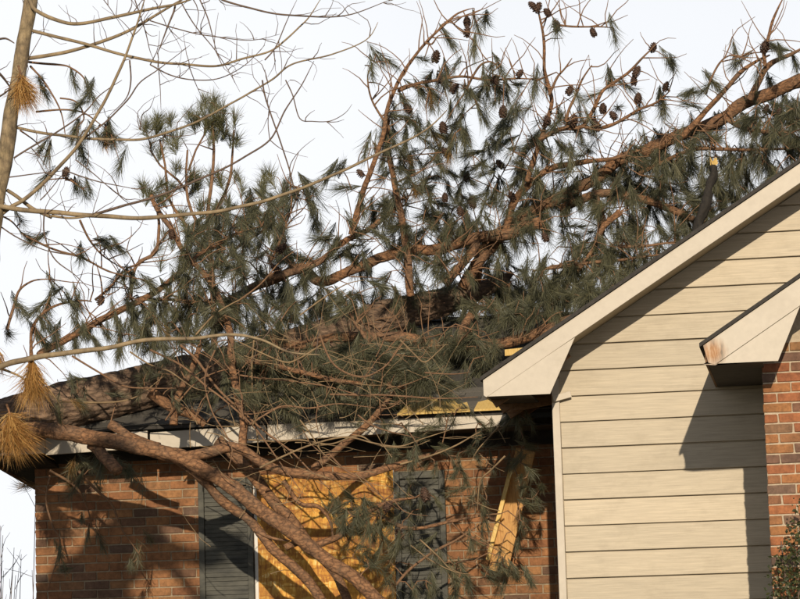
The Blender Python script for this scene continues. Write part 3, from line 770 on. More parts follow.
TUFT = mk_tufts('needle_tuft', NEEDLE, 6, 100, cnt=120, ln=.20, wid=.0036, amin=.05, amax=.70, zlo=-.20, zhi=.03, bend=.10) \
     + mk_tufts('needle_tuft', NEEDLE, 4, 150, cnt=95, ln=.17, wid=.0036, amin=.10, amax=1.0, zlo=-.12, zhi=.03, bend=.10) \
     + mk_tufts('needle_tuft', NEEDLE, 4, 160, cnt=60, ln=.22, wid=.0036, amin=.05, amax=.85, zlo=-.24, zhi=.03, bend=.05) \
     + mk_tufts('needle_tuft', NEEDLE, 3, 170, cnt=140, ln=.24, wid=.0036, amin=.02, amax=.50, zlo=-.16, zhi=.03, bend=.05)
BROWN = mk_needle('browning_needles', [(.15, (.10,.058,.022)), (.5, (.20,.115,.035)), (.9, (.30,.19,.06))])
TUFT += mk_tufts('needle_tuft', BROWN, 1, 190, cnt=80, ln=.20, wid=.0042, amin=.05, amax=.8, zlo=-.12, zhi=.03, bend=.10)
def frame(d, spin):
    z = d.normalized(); x = z.orthogonal().normalized(); x = Matrix.Rotation(spin, 3, z) @ x
    return Matrix((x, z.cross(x), z)).transposed()
tuft_list = []      # (pos, Matrix3, mesh, scale)
def tuft(p, d, meshes, sc=1.0): tuft_list.append((p, frame(d, RND.uniform(0, 6.28)), RND.choice(meshes), sc))

def in_poly(x, y, poly):
    c = False; j = len(poly)-1
    for i in range(len(poly)):
        if (poly[i][1] > y) != (poly[j][1] > y) and x < (poly[j][0]-poly[i][0])*(y-poly[i][1])/(poly[j][1]-poly[i][1])+poly[i][0]: c = not c
        j = i
    return c
TW_V = []; TW_F = []
def grow(targets, nodes, sink, droop, meshes, sc=(.68,1.02), rtw=(.0075,.003), jitter=.35, ymin=None, multi=.45, tdir=None, bias=0.0):
    """targets: photo points; each gets a tuft at the end of a twig from the nearest wood"""
    nd = np.array([tuple(v) for v in nodes]); npx = np.array([to_px(v) for v in nodes])
    tl = []
    for (x, y) in targets:
        dd = np.hypot(npx[:,0]-x, npx[:,1]-y); i = int(dd.argmin())
        tl.append((dd[i], x, y, nd[i,1]))
    tl.sort()
    cur = [tuple(v) for v in nodes]
    arr = np.array(cur); extra = []
    for dd, x, y, dy in tl:
        yy = dy+RND.gauss(bias, jitter)
        if ymin is not None: yy = max(ymin, yy)
        if x > 380 and y > 425 or y > 470: yy = min(yy, YB-.12)
        t = P(x, y, yy)
        A_ = np.array(extra[-400:]+[]) if extra else None
        d1 = ((arr-np.array(t))**2).sum(1); i = int(d1.argmin()); best = Vector(arr[i]); bd = d1[i]
        if A_ is not None:
            d2 = ((A_-np.array(t))**2).sum(1); j = int(d2.argmin())
            if d2[j] < bd*.8 and d2[j] > .004: best = Vector(A_[j]); bd = d2[j]
        L = (t-best).length
        side = Vector((RND.gauss(0,1), RND.gauss(0,1), RND.gauss(0,1)))*L*.10
        arc = Vector((0,0,1))*L*RND.uniform(.05,.28)
        c1 = best.lerp(t, .35)+side+arc; c2 = best.lerp(t, .72)+side*.6+arc*.9
        pp, rr = catmull([best, c1, c2, t], [rtw[0]*min(1.5, .6+L), rtw[0]*.8, rtw[1]*1.3, rtw[1]], max(.05, L/5))
        tube(TW_V if sink is None else sink[0], TW_F if sink is None else sink[1], pp, rr, 4, 0, 1, False, 1.2, RND.uniform(0,50))
        extra.append(tuple(c1)); extra.append(tuple(c2))
        d = (t-c2).normalized()*.8+Vector((0,0,-1))*droop*RND.uniform(.3,1.3)+Vector((RND.gauss(0,.3), RND.gauss(0,.3), RND.gauss(0,.25)))
        if tdir is not None: d = tdir*RND.uniform(.7,1.2)+Vector((RND.gauss(0,.3), RND.gauss(0,.3), RND.gauss(0,.2)))
        tuft(t, d, meshes, RND.uniform(*sc))
        if RND.random() < multi:
            q = c2.lerp(t, RND.uniform(0,.6)); tuft(q, d+Vector((RND.gauss(0,.5), RND.gauss(0,.5), RND.gauss(0,.4))), meshes, RND.uniform(*sc)*.9)
def scatter(poly, cnt, holes=(), mind=5):
    xs = [p[0] for p in poly]; ys = [p[1] for p in poly]; out = []; tries = 0
    while len(out) < cnt and tries < cnt*60:
        tries += 1
        x = RND.uniform(min(xs), max(xs)); y = RND.uniform(min(ys), max(ys))
        if not in_poly(x, y, poly): continue
        if any(((x-h[0])/h[2])**2+((y-h[1])/h[3])**2 < 1 for h in holes): continue
        if any((x-a)**2+(y-b)**2 < mind*mind for a, b in out[-120:]): continue
        out.append((x, y))
    return out
HOLES = [(545,258,26,18), (600,240,14,8), (620,212,14,9), (335,215,20,16), (300,240,13,14), (375,245,10,10), (340,285,20,11), (390,262,10,12), (430,240,9,12), (735,142,20,12), (775,155,12,12),
         (645,180,9,6), (418,145,10,14), (575,145,14,8), (700,155,10,8), (540,100,16,14), (640,128,16,9), (680,150,9,7), (720,95,14,12), (300,215,12,20), (270,235,9,10), (415,215,8,20),
         (590,255,9,7), (560,60,40,30), (600,55,24,20), (470,110,10,8), (520,130,12,10), (660,243,12,5)]
DECKH = [(432,404,34,10), (490,403,14,7), (505,520,14,40)]
T = []
T += scatter([(372,140),(400,95),(440,80),(520,78),(560,110),(600,118),(600,178),(520,220),(470,245),(395,240)], 205, HOLES, 5)     # left crown
T += scatter([(480,240),(530,200),(600,175),(640,150),(700,125),(790,100),(815,120),(815,165),(760,190),(660,262),(590,315),(480,318)], 430, HOLES, 4)   # right mass behind the gable
T += scatter([(470,285),(560,255),(650,235),(640,262),(570,318),(500,330),(470,320)], 110, [(545,255,16,9)], 4)
T += scatter([(600,160),(640,140),(800,95),(800,150),(690,180),(620,200)], 60, HOLES, 5)
T += scatter([(190,225),(260,190),(360,200),(470,215),(480,290),(400,300),(300,320),(200,330),(170,300)], 270, HOLES, 4.5)           # middle
T += scatter([(110,318),(200,290),(330,300),(430,290),(430,330),(300,350),(200,360),(130,350)], 90, HOLES, 5)
ROOFT = scatter([(230,352),(330,350),(480,330),(505,350),(482,396),(400,404),(300,412),(235,408)], 270, DECKH, 4)
# single tufts read off the photograph
SOLO = [(486,20),(478,28),(448,38),(474,46),(424,60),(446,68),(430,76),(500,68),(432,92),(536,82),(420,90),(484,78),(592,96),(546,86),(534,92),(614,33),(556,29),(668,60),(672,62),(660,94),(690,92),(702,92),
        (664,108),(690,105),(738,62),(735,56),(780,52),(778,48),(757,74),(770,84),(795,62),(715,84),(798,118),(640,112),(618,108),(378,58),(372,70),(390,62),(610,80),(628,86),(752,96),(790,108),
        (450,306),(458,310),(464,314),(470,308),(446,314),(338,168),(384,205),(400,168),(346,188),(366,150),(330,172),(310,185),(296,196)]
grow(T, NODES, None, .8, TUFT, bias=.22)
DENSE = TUFT[:6]+TUFT[14:17]
grow(SOLO, NODES, None, .7, DENSE, sc=(.8,1.05), jitter=.12, multi=.35)
grow(ROOFT, NODES, None, .4, TUFT, jitter=.25, ymin=YE-.3)
OVER = scatter([(150,340),(260,325),(300,350),(260,400),(190,412),(130,400)], 34, (), 6) + scatter([(40,385),(130,365),(150,395),(60,420)], 9, (), 8)
grow(OVER, [v for v in NODES if v.y < 1.1], None, .6, TUFT, sc=(.55,.85), jitter=.12)
FRONT = scatter([(385,410),(530,405),(540,470),(520,560),(510,599),(400,599),(396,540),(385,470)], 80, DECKH, 5)
FRONT += scatter([(335,490),(392,500),(392,590),(360,560),(330,520)], 44, (), 5)
FRONT += [(520,432),(528,445),(516,462),(508,418),(542,487),(536,500),(522,528),(530,580),(512,575),(505,580),(498,560),(470,412),(448,418),(480,435),(360,422),(440,450),(300,425),(396,415)]
FN = [v for v in NODES if v.y < 1.35]
grow(FRONT, FN, None, .8, TUFT, sc=(.5,.8), jitter=.18, ymin=.2)
LEFTW = scatter([(55,452),(140,455),(150,480),(100,500),(60,500)], 12, (), 6) + [(82,520),(88,535),(102,545),(72,465),(80,478),(142,490),(60,555),(130,565),(138,560),(66,572),(95,470),(150,540),(210,470),(125,470),(28,486)]
grow(LEFTW, FN, None, .6, TUFT, sc=(.55,.85), jitter=.15, ymin=.5)
SKYL = scatter([(100,305),(180,280),(230,325),(205,350),(110,352)], 34, (), 5) + scatter([(10,290),(100,300),(110,350),(20,345)], 12, (), 7) + [(40,78),(44,90),(74,82),(88,94),(92,96),(78,106),(76,130),(74,134),(85,135),(106,132),(112,136),(116,138),(98,136),(82,150),(84,158),(42,148),(48,152),(42,182),(76,185),(84,192),(90,188),(34,240),(26,236),
        (20,220),(58,290),(52,284),(76,308),(72,304),(46,328),(42,322),(18,308),(102,240),(108,246),(120,248),(82,256),(112,285),(134,280),(125,275),(8,332),(60,345),(75,345),(90,330),(105,332),(118,325),(134,318),(150,312),(140,330),(120,165),(130,305),(150,285)]
# a snapped pine top hanging in the bare tree on the left: stems first
for q in [([(28,62),(60,64),(72,68),(84,78),(88,92)], -.1, 0, 1.4, .9), ([(30,66),(44,82),(56,102),(62,118),(66,140)], -.1, 0, 1.3, .8), ([(36,112),(60,110),(80,112),(92,118),(108,130)], -.1, 0, 1.2, .8),
          ([(20,130),(34,140),(42,150)], -.1, 0, 1.1, .7), ([(60,98),(76,102),(84,118),(76,132),(86,160)], -.1, 0, 1.1, .7), ([(66,178),(72,180),(84,190)], .0, 0, 1.8, 1.2), ([(0,215),(12,222),(24,236)], 0, 0, 1.3, .9),
          ([(26,236),(50,248),(80,258),(110,272),(144,280)], 0, .6, 1.3, 1.2), ([(80,220),(90,240),(104,256),(128,272)], .2, .6, 1.3, 1)]:
    limb('limb', pine, TWIGBARK, *q, store=NODES)
grow(SKYL, [v for v in NODES if v.y < 1.2], None, .75, DENSE, sc=(.65,.95), jitter=.08, multi=.3)
for k in range(750):
    v = RND.choice(NODES); x, y = to_px(v)
    if x > 800 or y < 20 or y > 420 or (x < 150 and y < 240): continue
    a = RND.uniform(-.3, 2.6); L = RND.uniform(22, 75); yy = v.y+RND.uniform(-.25,.15); pts = []
    for i in range(6): pts.append(P(x, y, yy)); x += math.cos(a)*L/6; y -= math.sin(a)*L/6; a += RND.gauss(0,.22)
    m = px_m(v); p2, r2 = catmull(pts, [(.85-.11*i)*m for i in range(6)], .06); tube(TW_V, TW_F, p2, r2, 4, cap=False)
tw = tag(link('twigs', mesh('twigs', TW_V, TW_F, True), TWIGBARK, pine), kind='stuff')
# the tufts that show largest stay single parts, the rest is one mass
vis = []
for i, t in enumerate(tuft_list):
    x, y = to_px(t[0]); ok = -5 < x < 805 and -5 < y < 604
    sky_ = 1 if (y < 200 or x < 160) else 0
    vis.append((0 if ok else 1, -sky_, t[0].y, i))
vis.sort(); single = set(v[3] for v in vis[:300])
acc_v = []; acc_f = []; nv = 0
cache = {}
for i, (p, R, me, sc) in enumerate(tuft_list):
    if i in single:
        o = link('needle_tuft', me, None, pine, p); o.rotation_euler = R.to_euler(); o.scale = (sc,)*3
    else:
        if me.name not in cache:
            a = np.empty(len(me.vertices)*3); me.vertices.foreach_get('co', a); cache[me.name] = (a.reshape(-1,3), [tuple(f.vertices) for f in me.polygons])
        a, fs = cache[me.name]
        acc_v.append((a*sc) @ np.array(R).T + np.array(p)); acc_f += [tuple(k+nv for k in f) for f in fs]; nv += len(a)
if acc_v: tag(link('needle_mass', mesh('needle_mass', np.concatenate(acc_v).tolist(), acc_f), NEEDLE, pine), kind='stuff')

# cones -------------------------------------------------------------
def cone_mesh(seed):
    r = random.Random(seed); V = []; F = []
    n = 52
    for i in range(n):
        t = i/(n-1); a = i*2.39996; z = -.05+.10*t
        R = .037*math.sin(math.pi*min(1, .18+.80*t))**.7
        d = Vector((math.cos(a), math.sin(a), -.15+.5*t)); s = Vector((-math.sin(a), math.cos(a), 0)); w = .012*(1-.4*t)
        c = Vector((0,0,z)); o = c+d*R*r.uniform(.92,1.1)
        k = len(V); V += [c*.9, o-s*w+Vector((0,0,-.004)), o+d*.004+Vector((0,0,.004)), o+s*w+Vector((0,0,-.004)), o+Vector((0,0,-.011))]
        F += [(k,k+1,k+2), (k,k+2,k+3), (k+1,k+4,k+2), (k+4,k+3,k+2), (k,k+4,k+1), (k,k+3,k+4)]
    b = len(V)
    for z, q in ((-.048,.012), (-.02,.026), (.01,.027), (.045,.006)):
        for k in range(8): V.append(Vector((math.cos(k*.785)*q, math.sin(k*.785)*q, z)))
    for j in range(3):
        for k in range(8): F.append((b+j*8+k, b+j*8+(k+1) % 8, b+(j+1)*8+(k+1) % 8, b+(j+1)*8+k))
    me = mesh('cone', V, F); me.materials.append(CONE); return me
CM = [cone_mesh(i) for i in range(4)]
CONES = [(467,21),(467,31),(436,56),(440,79),(455,88),(496,79),(520,73),(503,111),(443,127),(532,5),(538,7),(547,12),(556,25),(593,32),(653,47),(637,71),(634,80),(666,86),(570,90),(638,98),(603,108),(613,115),(596,125),
         (547,120),(765,46),(766,108),(695,130),(574,120),(446,152),(467,176),(500,164),(472,202),(460,211),(445,197),(360,173),(408,120),(101,300),(172,234),(282,248),(66,172),(388,506),(425,494),(399,534),(780,112),(512,196),(545,237),(275,268),(408,108)]
nd = np.array([to_px(v) for v in NODES])
for k, (x, y) in enumerate(CONES):
    dd = np.hypot(nd[:,0]-x, nd[:,1]-y); i = int(dd.argmin())
    p = P(x, y, NODES[i].y-.03)
    o = link('cone', CM[k % 4], None, pine, p); s_ = RND.uniform(.78,1.08); o.scale = (s_, s_, s_*RND.uniform(.95,1.15)); o.rotation_euler = (RND.uniform(-.7,.7), RND.uniform(-.7,.7), RND.uniform(0,6))
    if dd[i] > 4:
        V = []; F = []; tube(V, F, [NODES[i], NODES[i].lerp(p, .5)+Vector((0,0,.01)), p], [.006,.005,.005], 5, cap=False)
        link('cone_stem', mesh('cone_stem', V, F, True), TWIGBARK, o).matrix_parent_inverse = (Matrix.LocRotScale(p-wloc(pine)+wloc(pine), o.rotation_euler, o.scale)).inverted()

# ------------------------------------------------------------------ dead needle sprigs caught on the branches
def dead(p, d, n, ln, spread, label, sc=1.0):
    r = empty('dead_pine_sprig', p, label, 'pine sprig', 'dead needle sprigs')
    V, F = tuft_geo(RND.randint(0,9999), cnt=n, ln=ln, wid=.0045, amin=.03, amax=spread, zlo=-.05, zhi=.03, bend=.15)
    V2, F2 = tuft_geo(RND.randint(0,9999), cnt=n//2, ln=ln*.72, wid=.0042, amin=.1, amax=spread*2.0, zlo=-.06, zhi=ln*.35, bend=.0)
    F = F+[tuple(i+len(V) for i in f) for f in F2]; V = V+V2
    V = [v+Vector((noise.noise(v*9+p), noise.noise(v*9+p+Vector((3,7,1))), 0))*.05*(v.length/ln) for v in V]
    R = frame(d, RND.uniform(0,6)); me = mesh('needles', [R @ v for v in V], F); me.materials.append(NEEDLED)
    link('needles', me, None, r, p)
    V = []; F = []; dn = d.normalized()
    tube(V, F, [p-dn*.12, p-dn*.03+Vector((.008,0,0)), p+dn*.06], [.010,.009,.006], 6)
    link('stem', mesh('stem', V, F, True), LIMBBARK, r)
YH = -.25
dead(P(21,78,YH-.12), Vector((.30,-.3,-1)), 420, .31, .62, 'dead orange needle clump caught on the tan trunk top left')
dead(P(32,362,-.2), Vector((.10,-.2,-1)), 480, .43, .50, 'large orange dead needle bundle hanging from the pale limb')
dead(P(10,418,.1), Vector((.30,-.2,-1)), 560, .41, .72, 'golden dead needle bundle drooping over the brick corner at left')
dead(P(-4,348,-.1), Vector((.15,-.2,-1)), 160, .26, .5, 'dead tan needle bundle cut off by the left picture edge')
dead(P(106,138,-.1), Vector((.1,-.2,-1)), 70, .13, .6, 'small orange dead needle tip hanging in the white sky')

SLIM = .62
# ------------------------------------------------------------------ bare hardwood tree at the left
HN = []
base = P(-40, 380, YH-.2); base.z = 0; base.x -= .2
hard = empty('bare_hardwood_tree', base, 'bare tan barked tree at the left with thin leafless branches', 'tree')
top = [(-14,300),(-8,250),(-3,199),(3,169),(12,111),(20,64),(27,25),(32,-10),(40,-60),(44,-130)]
pts, rad = trace(top, YH, YH, 9.0, 5.6)
pts = [base, base.lerp(pts[0], .5)] + pts; rad = [.11, .09]+rad
pts, rad = catmull(pts, rad, .05); V = []; F = []; tube(V, F, pts, rad, 18, .10, 14, True, .4, 3); HN += pts[::2]
link('trunk', mesh('trunk', V, F, True), mk_bark('tan_trunk_bark', (.17,.13,.075), (.25,.19,.108), (.32,.245,.145), (1,1,.5), 16, .4, .008, 26), hard)
HB = [
 ([(25,-10),(30,2),(35,10),(57,20),(78,24),(111,18),(145,10),(175,4),(200,-4)], 3.4, 2),
 ([(24,58),(34,57),(67,52),(101,42),(135,27),(169,7),(195,-8)], 3.2, 2),
 ([(22,28),(34,32),(67,39),(101,49),(148,61),(182,64),(216,66),(243,59),(270,51),(285,40),(299,27),(309,17),(320,0)], 3, 1.2),
 ([(-4,219),(10,208),(25,199),(51,175),(78,145),(101,108),(121,67),(135,30),(145,-2)], 3.4, 1.8),
 ([(10,126),(44,132),(84,138),(121,139),(152,137),(189,125),(229,105),(270,81),(292,64),(332,54),(366,40),(378,22)], 2.6, 1),
 ([(88,216),(120,206),(145,199),(182,186),(216,172),(243,158),(270,140),(285,111),(302,84),(314,61)], 2.4, 1),
 ([(262,80),(265,98),(278,135),(288,165),(293,185),(297,199),(296,215)], 1.4, 1),
 ([(175,4),(174,12),(165,34),(157,54)], 1.8, 1.2),
 ([(215,-6),(223,0),(265,11),(309,16),(349,15),(390,0)], 1.8, 1),
 ([(-2,206),(44,212),(91,215),(135,218),(182,215),(223,210),(267,200),(322,180),(380,153),(424,131),(447,110)], 4.2, 1.6),
 ([(-14,384),(-4,370),(10,363),(27,360),(67,353),(108,347),(145,340),(189,338),(230,335),(262,340),(290,352),(320,355)], 5.2, 1.6),
 ([(7,190),(16,196),(32,208),(52,217)], 3, 3),
 ([(52,216),(70,218),(95,215)], 2.5, 2),
 ([(-6,68),(4,78),(11,88)], 2.4, 2.4), ([(-4,98),(4,94),(11,88)], 1.8, 1.8), ([(-5,40),(5,38),(14,43)], 2, 2),
 ([(180,0),(195,25),(215,50),(228,70),(240,92)], 1.1, .6), ([(200,0),(208,20),(214,42),(219,58)], 1.2, .7), ([(150,20),(175,28),(210,36),(250,40),(280,34)], 1.1, .7),
 ([(150,65),(170,75),(195,80),(220,78),(245,65),(265,45)], 1.2, .7), ([(188,64),(195,82),(203,100)], 1, .6), ([(130,60),(131,80),(126,98),(110,115)], 1.4, 1), 
 ([(158,60),(160,85),(161,110)], 1, .7), ([(140,130),(142,115),(150,108),(155,95)], 1, .6), ([(286,80),(293,95),(300,118),(312,121),(330,121),(345,113),(352,104)], 1.1, .6),
 ([(291,180),(290,165),(300,150),(315,138)], .9, .5), ([(270,140),(268,120),(272,100),(290,80)], .8, .5), ([(265,60),(275,48),(285,25),(297,0)], 1.2, .8),
 ([(78,143),(95,130),(110,118),(128,100),(140,82),(160,68),(190,45)], 1.6, .8), ([(14,158),(40,142),(60,130),(85,112),(100,95),(122,80)], 1.6, 1),
 ([(44,215),(44,232),(50,250),(58,262),(75,275),(90,290)], 1.3, .9), ([(0,226),(18,238),(45,250),(75,256)], 1.2, .8), ([(40,200),(50,190),(60,178),(72,165)], 1, .7),
 ([(64,170),(80,176),(100,182),(120,186),(140,190)], 1.2, .8), ([(76,160),(95,175),(115,192),(130,202)], 1, .6), ([(0,178),(20,176),(45,173),(70,170)], 1.2, .8),
 ([(135,0),(145,30),(150,50),(154,60)], 1, .7), ([(100,-5),(110,8),(118,20),(128,36)], .8, .5),
]
for px, r0, r1 in HB:
    yv = YH+RND.uniform(-.08,.08)
    limb('branch', hard, HARDBARK if r0 > 3.3 and px[0][1] > 195 else HARDDARK if r0 < 2.5 else HARDBARK, px, yv, yv+RND.uniform(-.2,.2), r0, r1, .08, store=HN)
# fine leafless twigs
V = []; F = []
def wander(px0, py0, ang, L, y, r0, curve, n=6, kink=.24):
    pts = []; x, yy = px0, py0
    for i in range(n):
        pts.append(P(x, yy, y)); x += math.cos(ang)*L/n; yy -= math.sin(ang)*L/n; ang += RND.gauss(curve, kink)
    m = px_m(pts[0]); rad = [max(.22, r0*.75*(1-.7*i/(n-1)))*m for i in range(n)]
    p2, r2 = catmull(pts, rad, .05); return p2, r2, (x, yy, ang)
hp = [to_px(v)+(v.y,) for v in HN]
for k in range(210):
    x, y, yy = RND.choice(hp)
    if x < -20 or y < -40 or x > 400: continue
    a = RND.uniform(-.4, 2.2) if RND.random() < .75 else RND.uniform(-1.6, 0)
    p2, r2, e = wander(x, y, a, RND.uniform(18,60), yy+RND.uniform(-.06,.06), RND.uniform(.55,.95), RND.gauss(0,.10))
    tube(V, F, p2, r2, 4, cap=False)
tag(link('fine_twigs', mesh('fine_twigs', V, F, True), HARDDARK, hard), kind='stuff')

# ------------------------------------------------------------------ broken pale branches tangled over the eave
tang = empty('broken_hardwood_branches', P(260, 460, .3), 'tangle of broken pale bare branches hanging over the eave and window', 'branches')
SLIM = .72
PT = [
 ([(180,345),(196,360),(215,385),(235,405),(258,425),(290,450),(318,478),(330,490)], 2.0, 1.1), ([(150,350),(180,365),(205,385),(228,402),(255,428),(285,470),(300,490)], 1.7, 1.0),
 ([(322,345),(300,358),(285,362),(262,353),(245,345),(225,335)], 1.4, 1), ([(320,335),(330,360),(345,372),(366,376),(386,366),(398,350),(405,340)], 1.6, 1), ([(400,340),(415,355),(425,362),(438,352),(446,344)], 1.3, .9),
 ([(250,425),(270,412),(285,406),(310,408),(340,404),(375,408)], 1.5, .9), ([(252,426),(262,408),(268,404)], 1, .7), ([(254,340),(252,370),(253,400),(256,425),(258,450),(250,470)], 1.3, 1),
 ([(260,468),(285,455),(310,445),(345,437),(375,443),(400,446),(420,440),(450,430)], 1.5, .9), ([(240,440),(275,442),(300,440),(330,444),(358,436),(380,446),(410,447),(430,440)], 1.4, .9),
 ([(358,415),(372,425),(392,432),(420,438)], 1.2, .8), ([(330,395),(355,395),(380,394),(410,396),(440,398),(478,397)], 1.5, 1), ([(240,375),(280,380),(320,385),(360,395),(392,399)], 1.3, .9),
 ([(425,372),(455,374),(470,372)], 1.2, .8), ([(330,455),(345,470),(365,480),(385,500),(400,510)], 1.3, .9), ([(400,464),(430,456),(455,446),(480,432),(500,425)], 1.5, .9), ([(500,425),(487,440),(478,450),(470,463)], 1.2, .9),
 ([(505,456),(490,470),(480,480),(478,500),(478,512)], 1.4, 1), ([(420,540),(440,558),(450,568),(465,574)], 1.2, .8), ([(410,545),(430,560),(455,572),(470,574)], 1.1, .8), ([(452,523),(465,535),(490,546),(500,552)], 1.2, .8),
 ([(392,498),(405,512),(428,516)], 1, .7), ([(300,420),(312,436),(322,452),(342,468)], 1.2, .8), ([(318,404),(316,420),(320,438)], 1, .7), ([(215,350),(205,380),(212,410),(224,432),(232,450),(228,470)], 1.3, .9),
 ([(130,352),(150,365),(170,372),(195,388),(215,392)], 1.2, .8), ([(60,401),(90,402),(120,402),(140,395),(165,375)], 1.6, 1.1), ([(72,356),(100,373),(125,386),(150,388),(176,388)], 1.5, 1), ([(0,368),(22,378),(30,388)], 2, 1.2),
 ([(240,300),(260,285),(280,262),(296,250)], 1.3, .8), ([(196,335),(215,315),(240,300),(265,290)], 1.4, .9), ([(300,315),(320,300),(345,285),(365,280)], 1.2, .8), ([(165,420),(180,400),(200,380),(225,370),(245,372)], 1.3, .9),
]
for px, r0, r1 in PT: 
    y0 = RND.uniform(.15, .7); limb('branch', tang, TANTWIG if RND.random() < .6 else TWIGBARK, px, y0, y0+RND.uniform(-.15,.25), r0, r1, .08)
V = []; F = []
for k in range(150):
    x = RND.gauss(300, 85); y = RND.gauss(425, 55)
    if x < 190 or x > 520 or y < 300 or y > 590: continue
    p2, r2, e = wander(x, y, RND.uniform(-.9, 3.6), RND.uniform(30,90), RND.uniform(.2,.95), RND.uniform(.5,.9), RND.gauss(0,.05), 6, .13)
    tube(V, F, p2, r2, 4, cap=False)
tag(link('fine_twigs', mesh('fine_twigs', V, F, True), TANTWIG, tang), kind='stuff')

# ------------------------------------------------------------------ pine standing behind the house
bgp = empty('standing_pine_tree', Vector((P(205,400,9).x, 9, 0)), 'yellow green pine top standing behind the house at upper left', 'pine tree')
BN = []
b = P(212, 300, 9); gb = Vector((b.x, 9, 0))
def blimb(px, y, r0, r1, pre=None):
    pts, rad = trace(px, y, y, r0, r1)
    if pre is not None: pts = [pre]+pts; rad = [rad[0]*1.6]+rad
    pts, rad = catmull(pts, rad, .12); V = []; F = []; tube(V, F, pts, rad, 7, .1, 8, True, .5, RND.uniform(0,50)); BN.extend(pts[::2] if pre is None else pts[len(pts)//2::2])
    return mesh('limb', V, F, True)
link('trunk', blimb([(214,330),(211,260),(208,215),(212,180),(214,150),(212,125)], 9, 3.2, 1.2, gb), TWIGBARK, bgp)
for q in [([(209,240),(196,220),(188,200),(186,170),(188,150)], 2, 1), ([(208,222),(222,200),(230,180),(232,160),(234,130)], 1.8, 1), ([(186,190),(178,180),(160,165),(150,150)], 1.4, .8), ([(210,260),(190,230),(170,200),(165,165),(160,140)], 2, 1),
          ([(211,250),(235,235),(255,215),(265,190)], 1.8, 1), ([(212,270),(240,245),(270,225),(280,200)], 1.8, 1), ([(189,170),(196,150),(204,135),(206,120)], 1.2, .8)]:
    link('limb', blimb(q[0], 9+RND.uniform(-.4,.4), q[1], q[2]), TWIGBARK, bgp)
BT = scatter([(186,112),(200,103),(232,102),(242,116),(240,140),(225,150),(190,138)], 19, (), 5) + scatter([(142,122),(150,114),(178,120),(182,140),(165,160),(150,150)], 11, (), 6) + \
     scatter([(140,160),(175,150),(180,190),(160,215),(140,190)], 7, (), 6) + scatter([(180,180),(215,170),(232,190),(225,235),(180,240)], 14, (), 6) + scatter([(235,175),(262,172),(288,185),(290,235),(240,245)], 17, (), 6) + \
     scatter([(150,225),(290,225),(300,280),(160,280)], 10, (), 8)
tuft_list.clear(); sv = [[], []]
TUFTB = mk_tufts('needle_tuft', NEEDLEB, 6, 300, cnt=90, ln=.20, wid=.0045, amin=.10, amax=1.15, zlo=-.12, zhi=.03, bend=.05)
grow(BT, BN, sv, 0, TUFTB, sc=(.85,1.2), jitter=.3, tdir=Vector((.1,0,1)), multi=.7)
tag(link('twigs', mesh('twigs', sv[0], sv[1], True), TWIGBARK, bgp), kind='stuff')
for p, R, me, sc in tuft_list:
    o = link('needle_tuft', me, None, bgp, p); o.rotation_euler = R.to_euler(); o.scale = (sc,)*3

# ------------------------------------------------------------------ shrub by the front brick corner, bare weeds left of the house
def leaf_cloud(name, c, rx, ry, rz, n, size, mat, parent, seed):
    r = random.Random(seed); V = []; F = []
    for i in range(n):
        a = r.uniform(0, 6.283); u = r.uniform(-1, 1); q = r.uniform(.45, 1)**.6
        s = math.sqrt(1-u*u); lump = 1+.22*noise.noise(Vector((math.cos(a)*s*2.2, math.sin(a)*s*2.2, u*2.2)))
        p = c+Vector((math.cos(a)*s*rx, math.sin(a)*s*ry, u*rz))*q*lump
        d = Vector((r.gauss(0,1), r.gauss(0,1)-.4, r.gauss(0,1)+.5)).normalized(); t = d.orthogonal().normalized(); t = Matrix.Rotation(r.uniform(0,6.3), 3, d) @ t; b_ = d.cross(t)
        L = size*r.uniform(.7,1.25); w = L*.28; k = len(V)
        V += [p, p+t*L*.45+b_*w+d*L*.06, p+t*L, p+t*L*.45-b_*w+d*L*.06, p+t*L*.5-d*L*.03]
        F += [(k,k+1,k+4), (k+1,k+2,k+4), (k+2,k+3,k+4), (k+3,k,k+4)]
    return tag(link(name, mesh(name, V, F), mat, parent), kind='stuff')
sc_ = P(806, 575, YG+OHG-.35)
sh = empty('evergreen_shrub', Vector((sc_.x, sc_.y, 0)), 'small leaved green shrub growing in front of the red brick corner', 'shrub')
leaf_cloud('foliage', Vector((sc_.x+.05, sc_.y, sc_.z-.55)), .36, .30, 1.06, 5200, .036, LEAF, sh, 5)
for k in range(9):
    a = k*.7; V = []; F = []; b0 = Vector((sc_.x+.04*math.cos(a), sc_.y+.04*math.sin(a), 0)); e0 = Vector((sc_.x+.05+.22*math.cos(a), sc_.y+.18*math.sin(a), sc_.z+RND.uniform(-.3,.35)))
    pts, rad = catmull([b0, b0.lerp(e0, .5)+Vector((0,0,.1)), e0], [.014,.010,.004], .1); tube(V, F, pts, rad, 5)
    link('stem', mesh('stem', V, F, True), HARDDARK, sh)
wp = P(15, 600, 3.5)
wd = empty('bare_weed_clump', Vector((wp.x, 3.5, 0)), 'dry bare weed stems beyond the left brick corner', 'weeds')
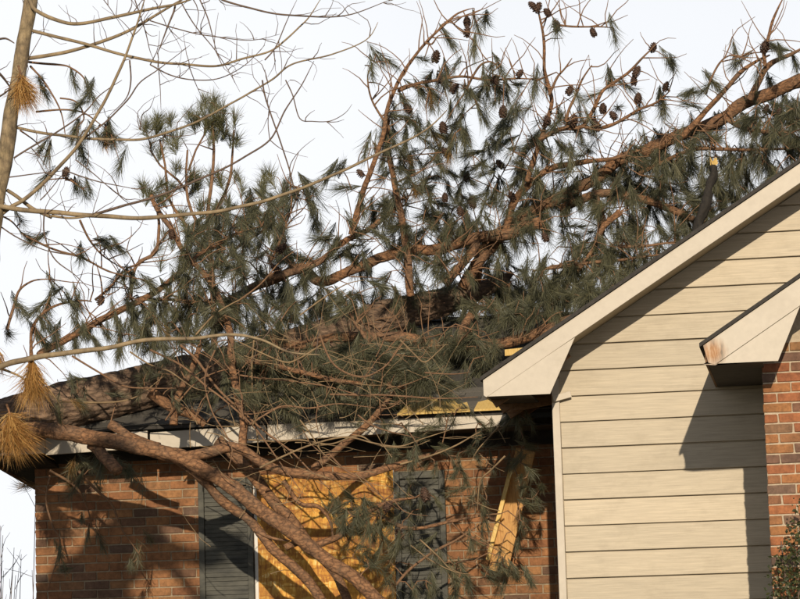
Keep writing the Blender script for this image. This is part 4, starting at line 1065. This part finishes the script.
for k in range(22):
    x = RND.uniform(-30, 36); t = RND.uniform(500, 585); e0 = P(x+RND.uniform(-14,18), t, 3.5+RND.uniform(-.3,.6)); b0 = Vector((P(x,600,3.5).x, 3.5, 0))
    pts, rad = catmull([b0, b0.lerp(e0, .55)+Vector((RND.gauss(0,.05),0,0)), e0], [.006,.005,.0025], .1); V = []; F = []; tube(V, F, pts, rad, 4)
    for j in range(3):
        q = pts[int(len(pts)*RND.uniform(.6,.95))]; e1 = q+Vector((RND.gauss(0,.10), RND.gauss(0,.05), RND.uniform(.05,.2))); tube(V, F, [q, q.lerp(e1, .5)+Vector((RND.gauss(0,.01),0,.01)), e1], [.003,.0025,.0015], 3)
    link('stem', mesh('stem', V, F, True), HARDDARK, wd)

# ------------------------------------------------------------------ leaning yard tree beside the photographer whose shade crosses the brick wall
Lm = Vector((SUN_DIR.x/SUN_DIR.y, 1, SUN_DIR.z/SUN_DIR.y)); SS = 12.0
def caster(px, py): return P(px, py, YB)-Lm*SS
c0 = caster(30, 634); c1 = caster(138, 540)
dr = (c1-c0).normalized(); cb = c0-dr*((c0.z)/dr.z)
yt = empty('leaning_yard_tree', cb, 'snapped leaning yard tree whose shadow crosses the brick wall', 'tree')
pts, rad = catmull([cb, cb.lerp(c0, .5), c0, c0.lerp(c1, .5)+Vector((0,0,.05)), c1, c1+dr*.16, c1+dr*.24], [.36,.33,.31,.30,.28,.20,.05], .08)
V = []; F = []; tube(V, F, pts, rad, 16, .14, 6, True, .3, 4); link('trunk', mesh('trunk', V, F, True), TRUNKBARK, yt)
for pa, pb, r in (((95,580),(205,556),.10), ((132,545),(205,566),.06), ((80,590),(150,618),.10), ((150,562),(196,598),.05)):
    a = caster(*pa); b = caster(*pb); pts, rad = catmull([a, a.lerp(b, .5)+Vector((0,.1,.06)), b, b+(b-a)*.35+Vector((0,0,.1))], [r, r*.9, r*.75, r*.4], .12)
    V = []; F = []; tube(V, F, pts, rad, 9, .25, 8, True, .5, RND.uniform(0,40)); link('limb', mesh('limb', V, F, True), TRUNKBARK, yt)
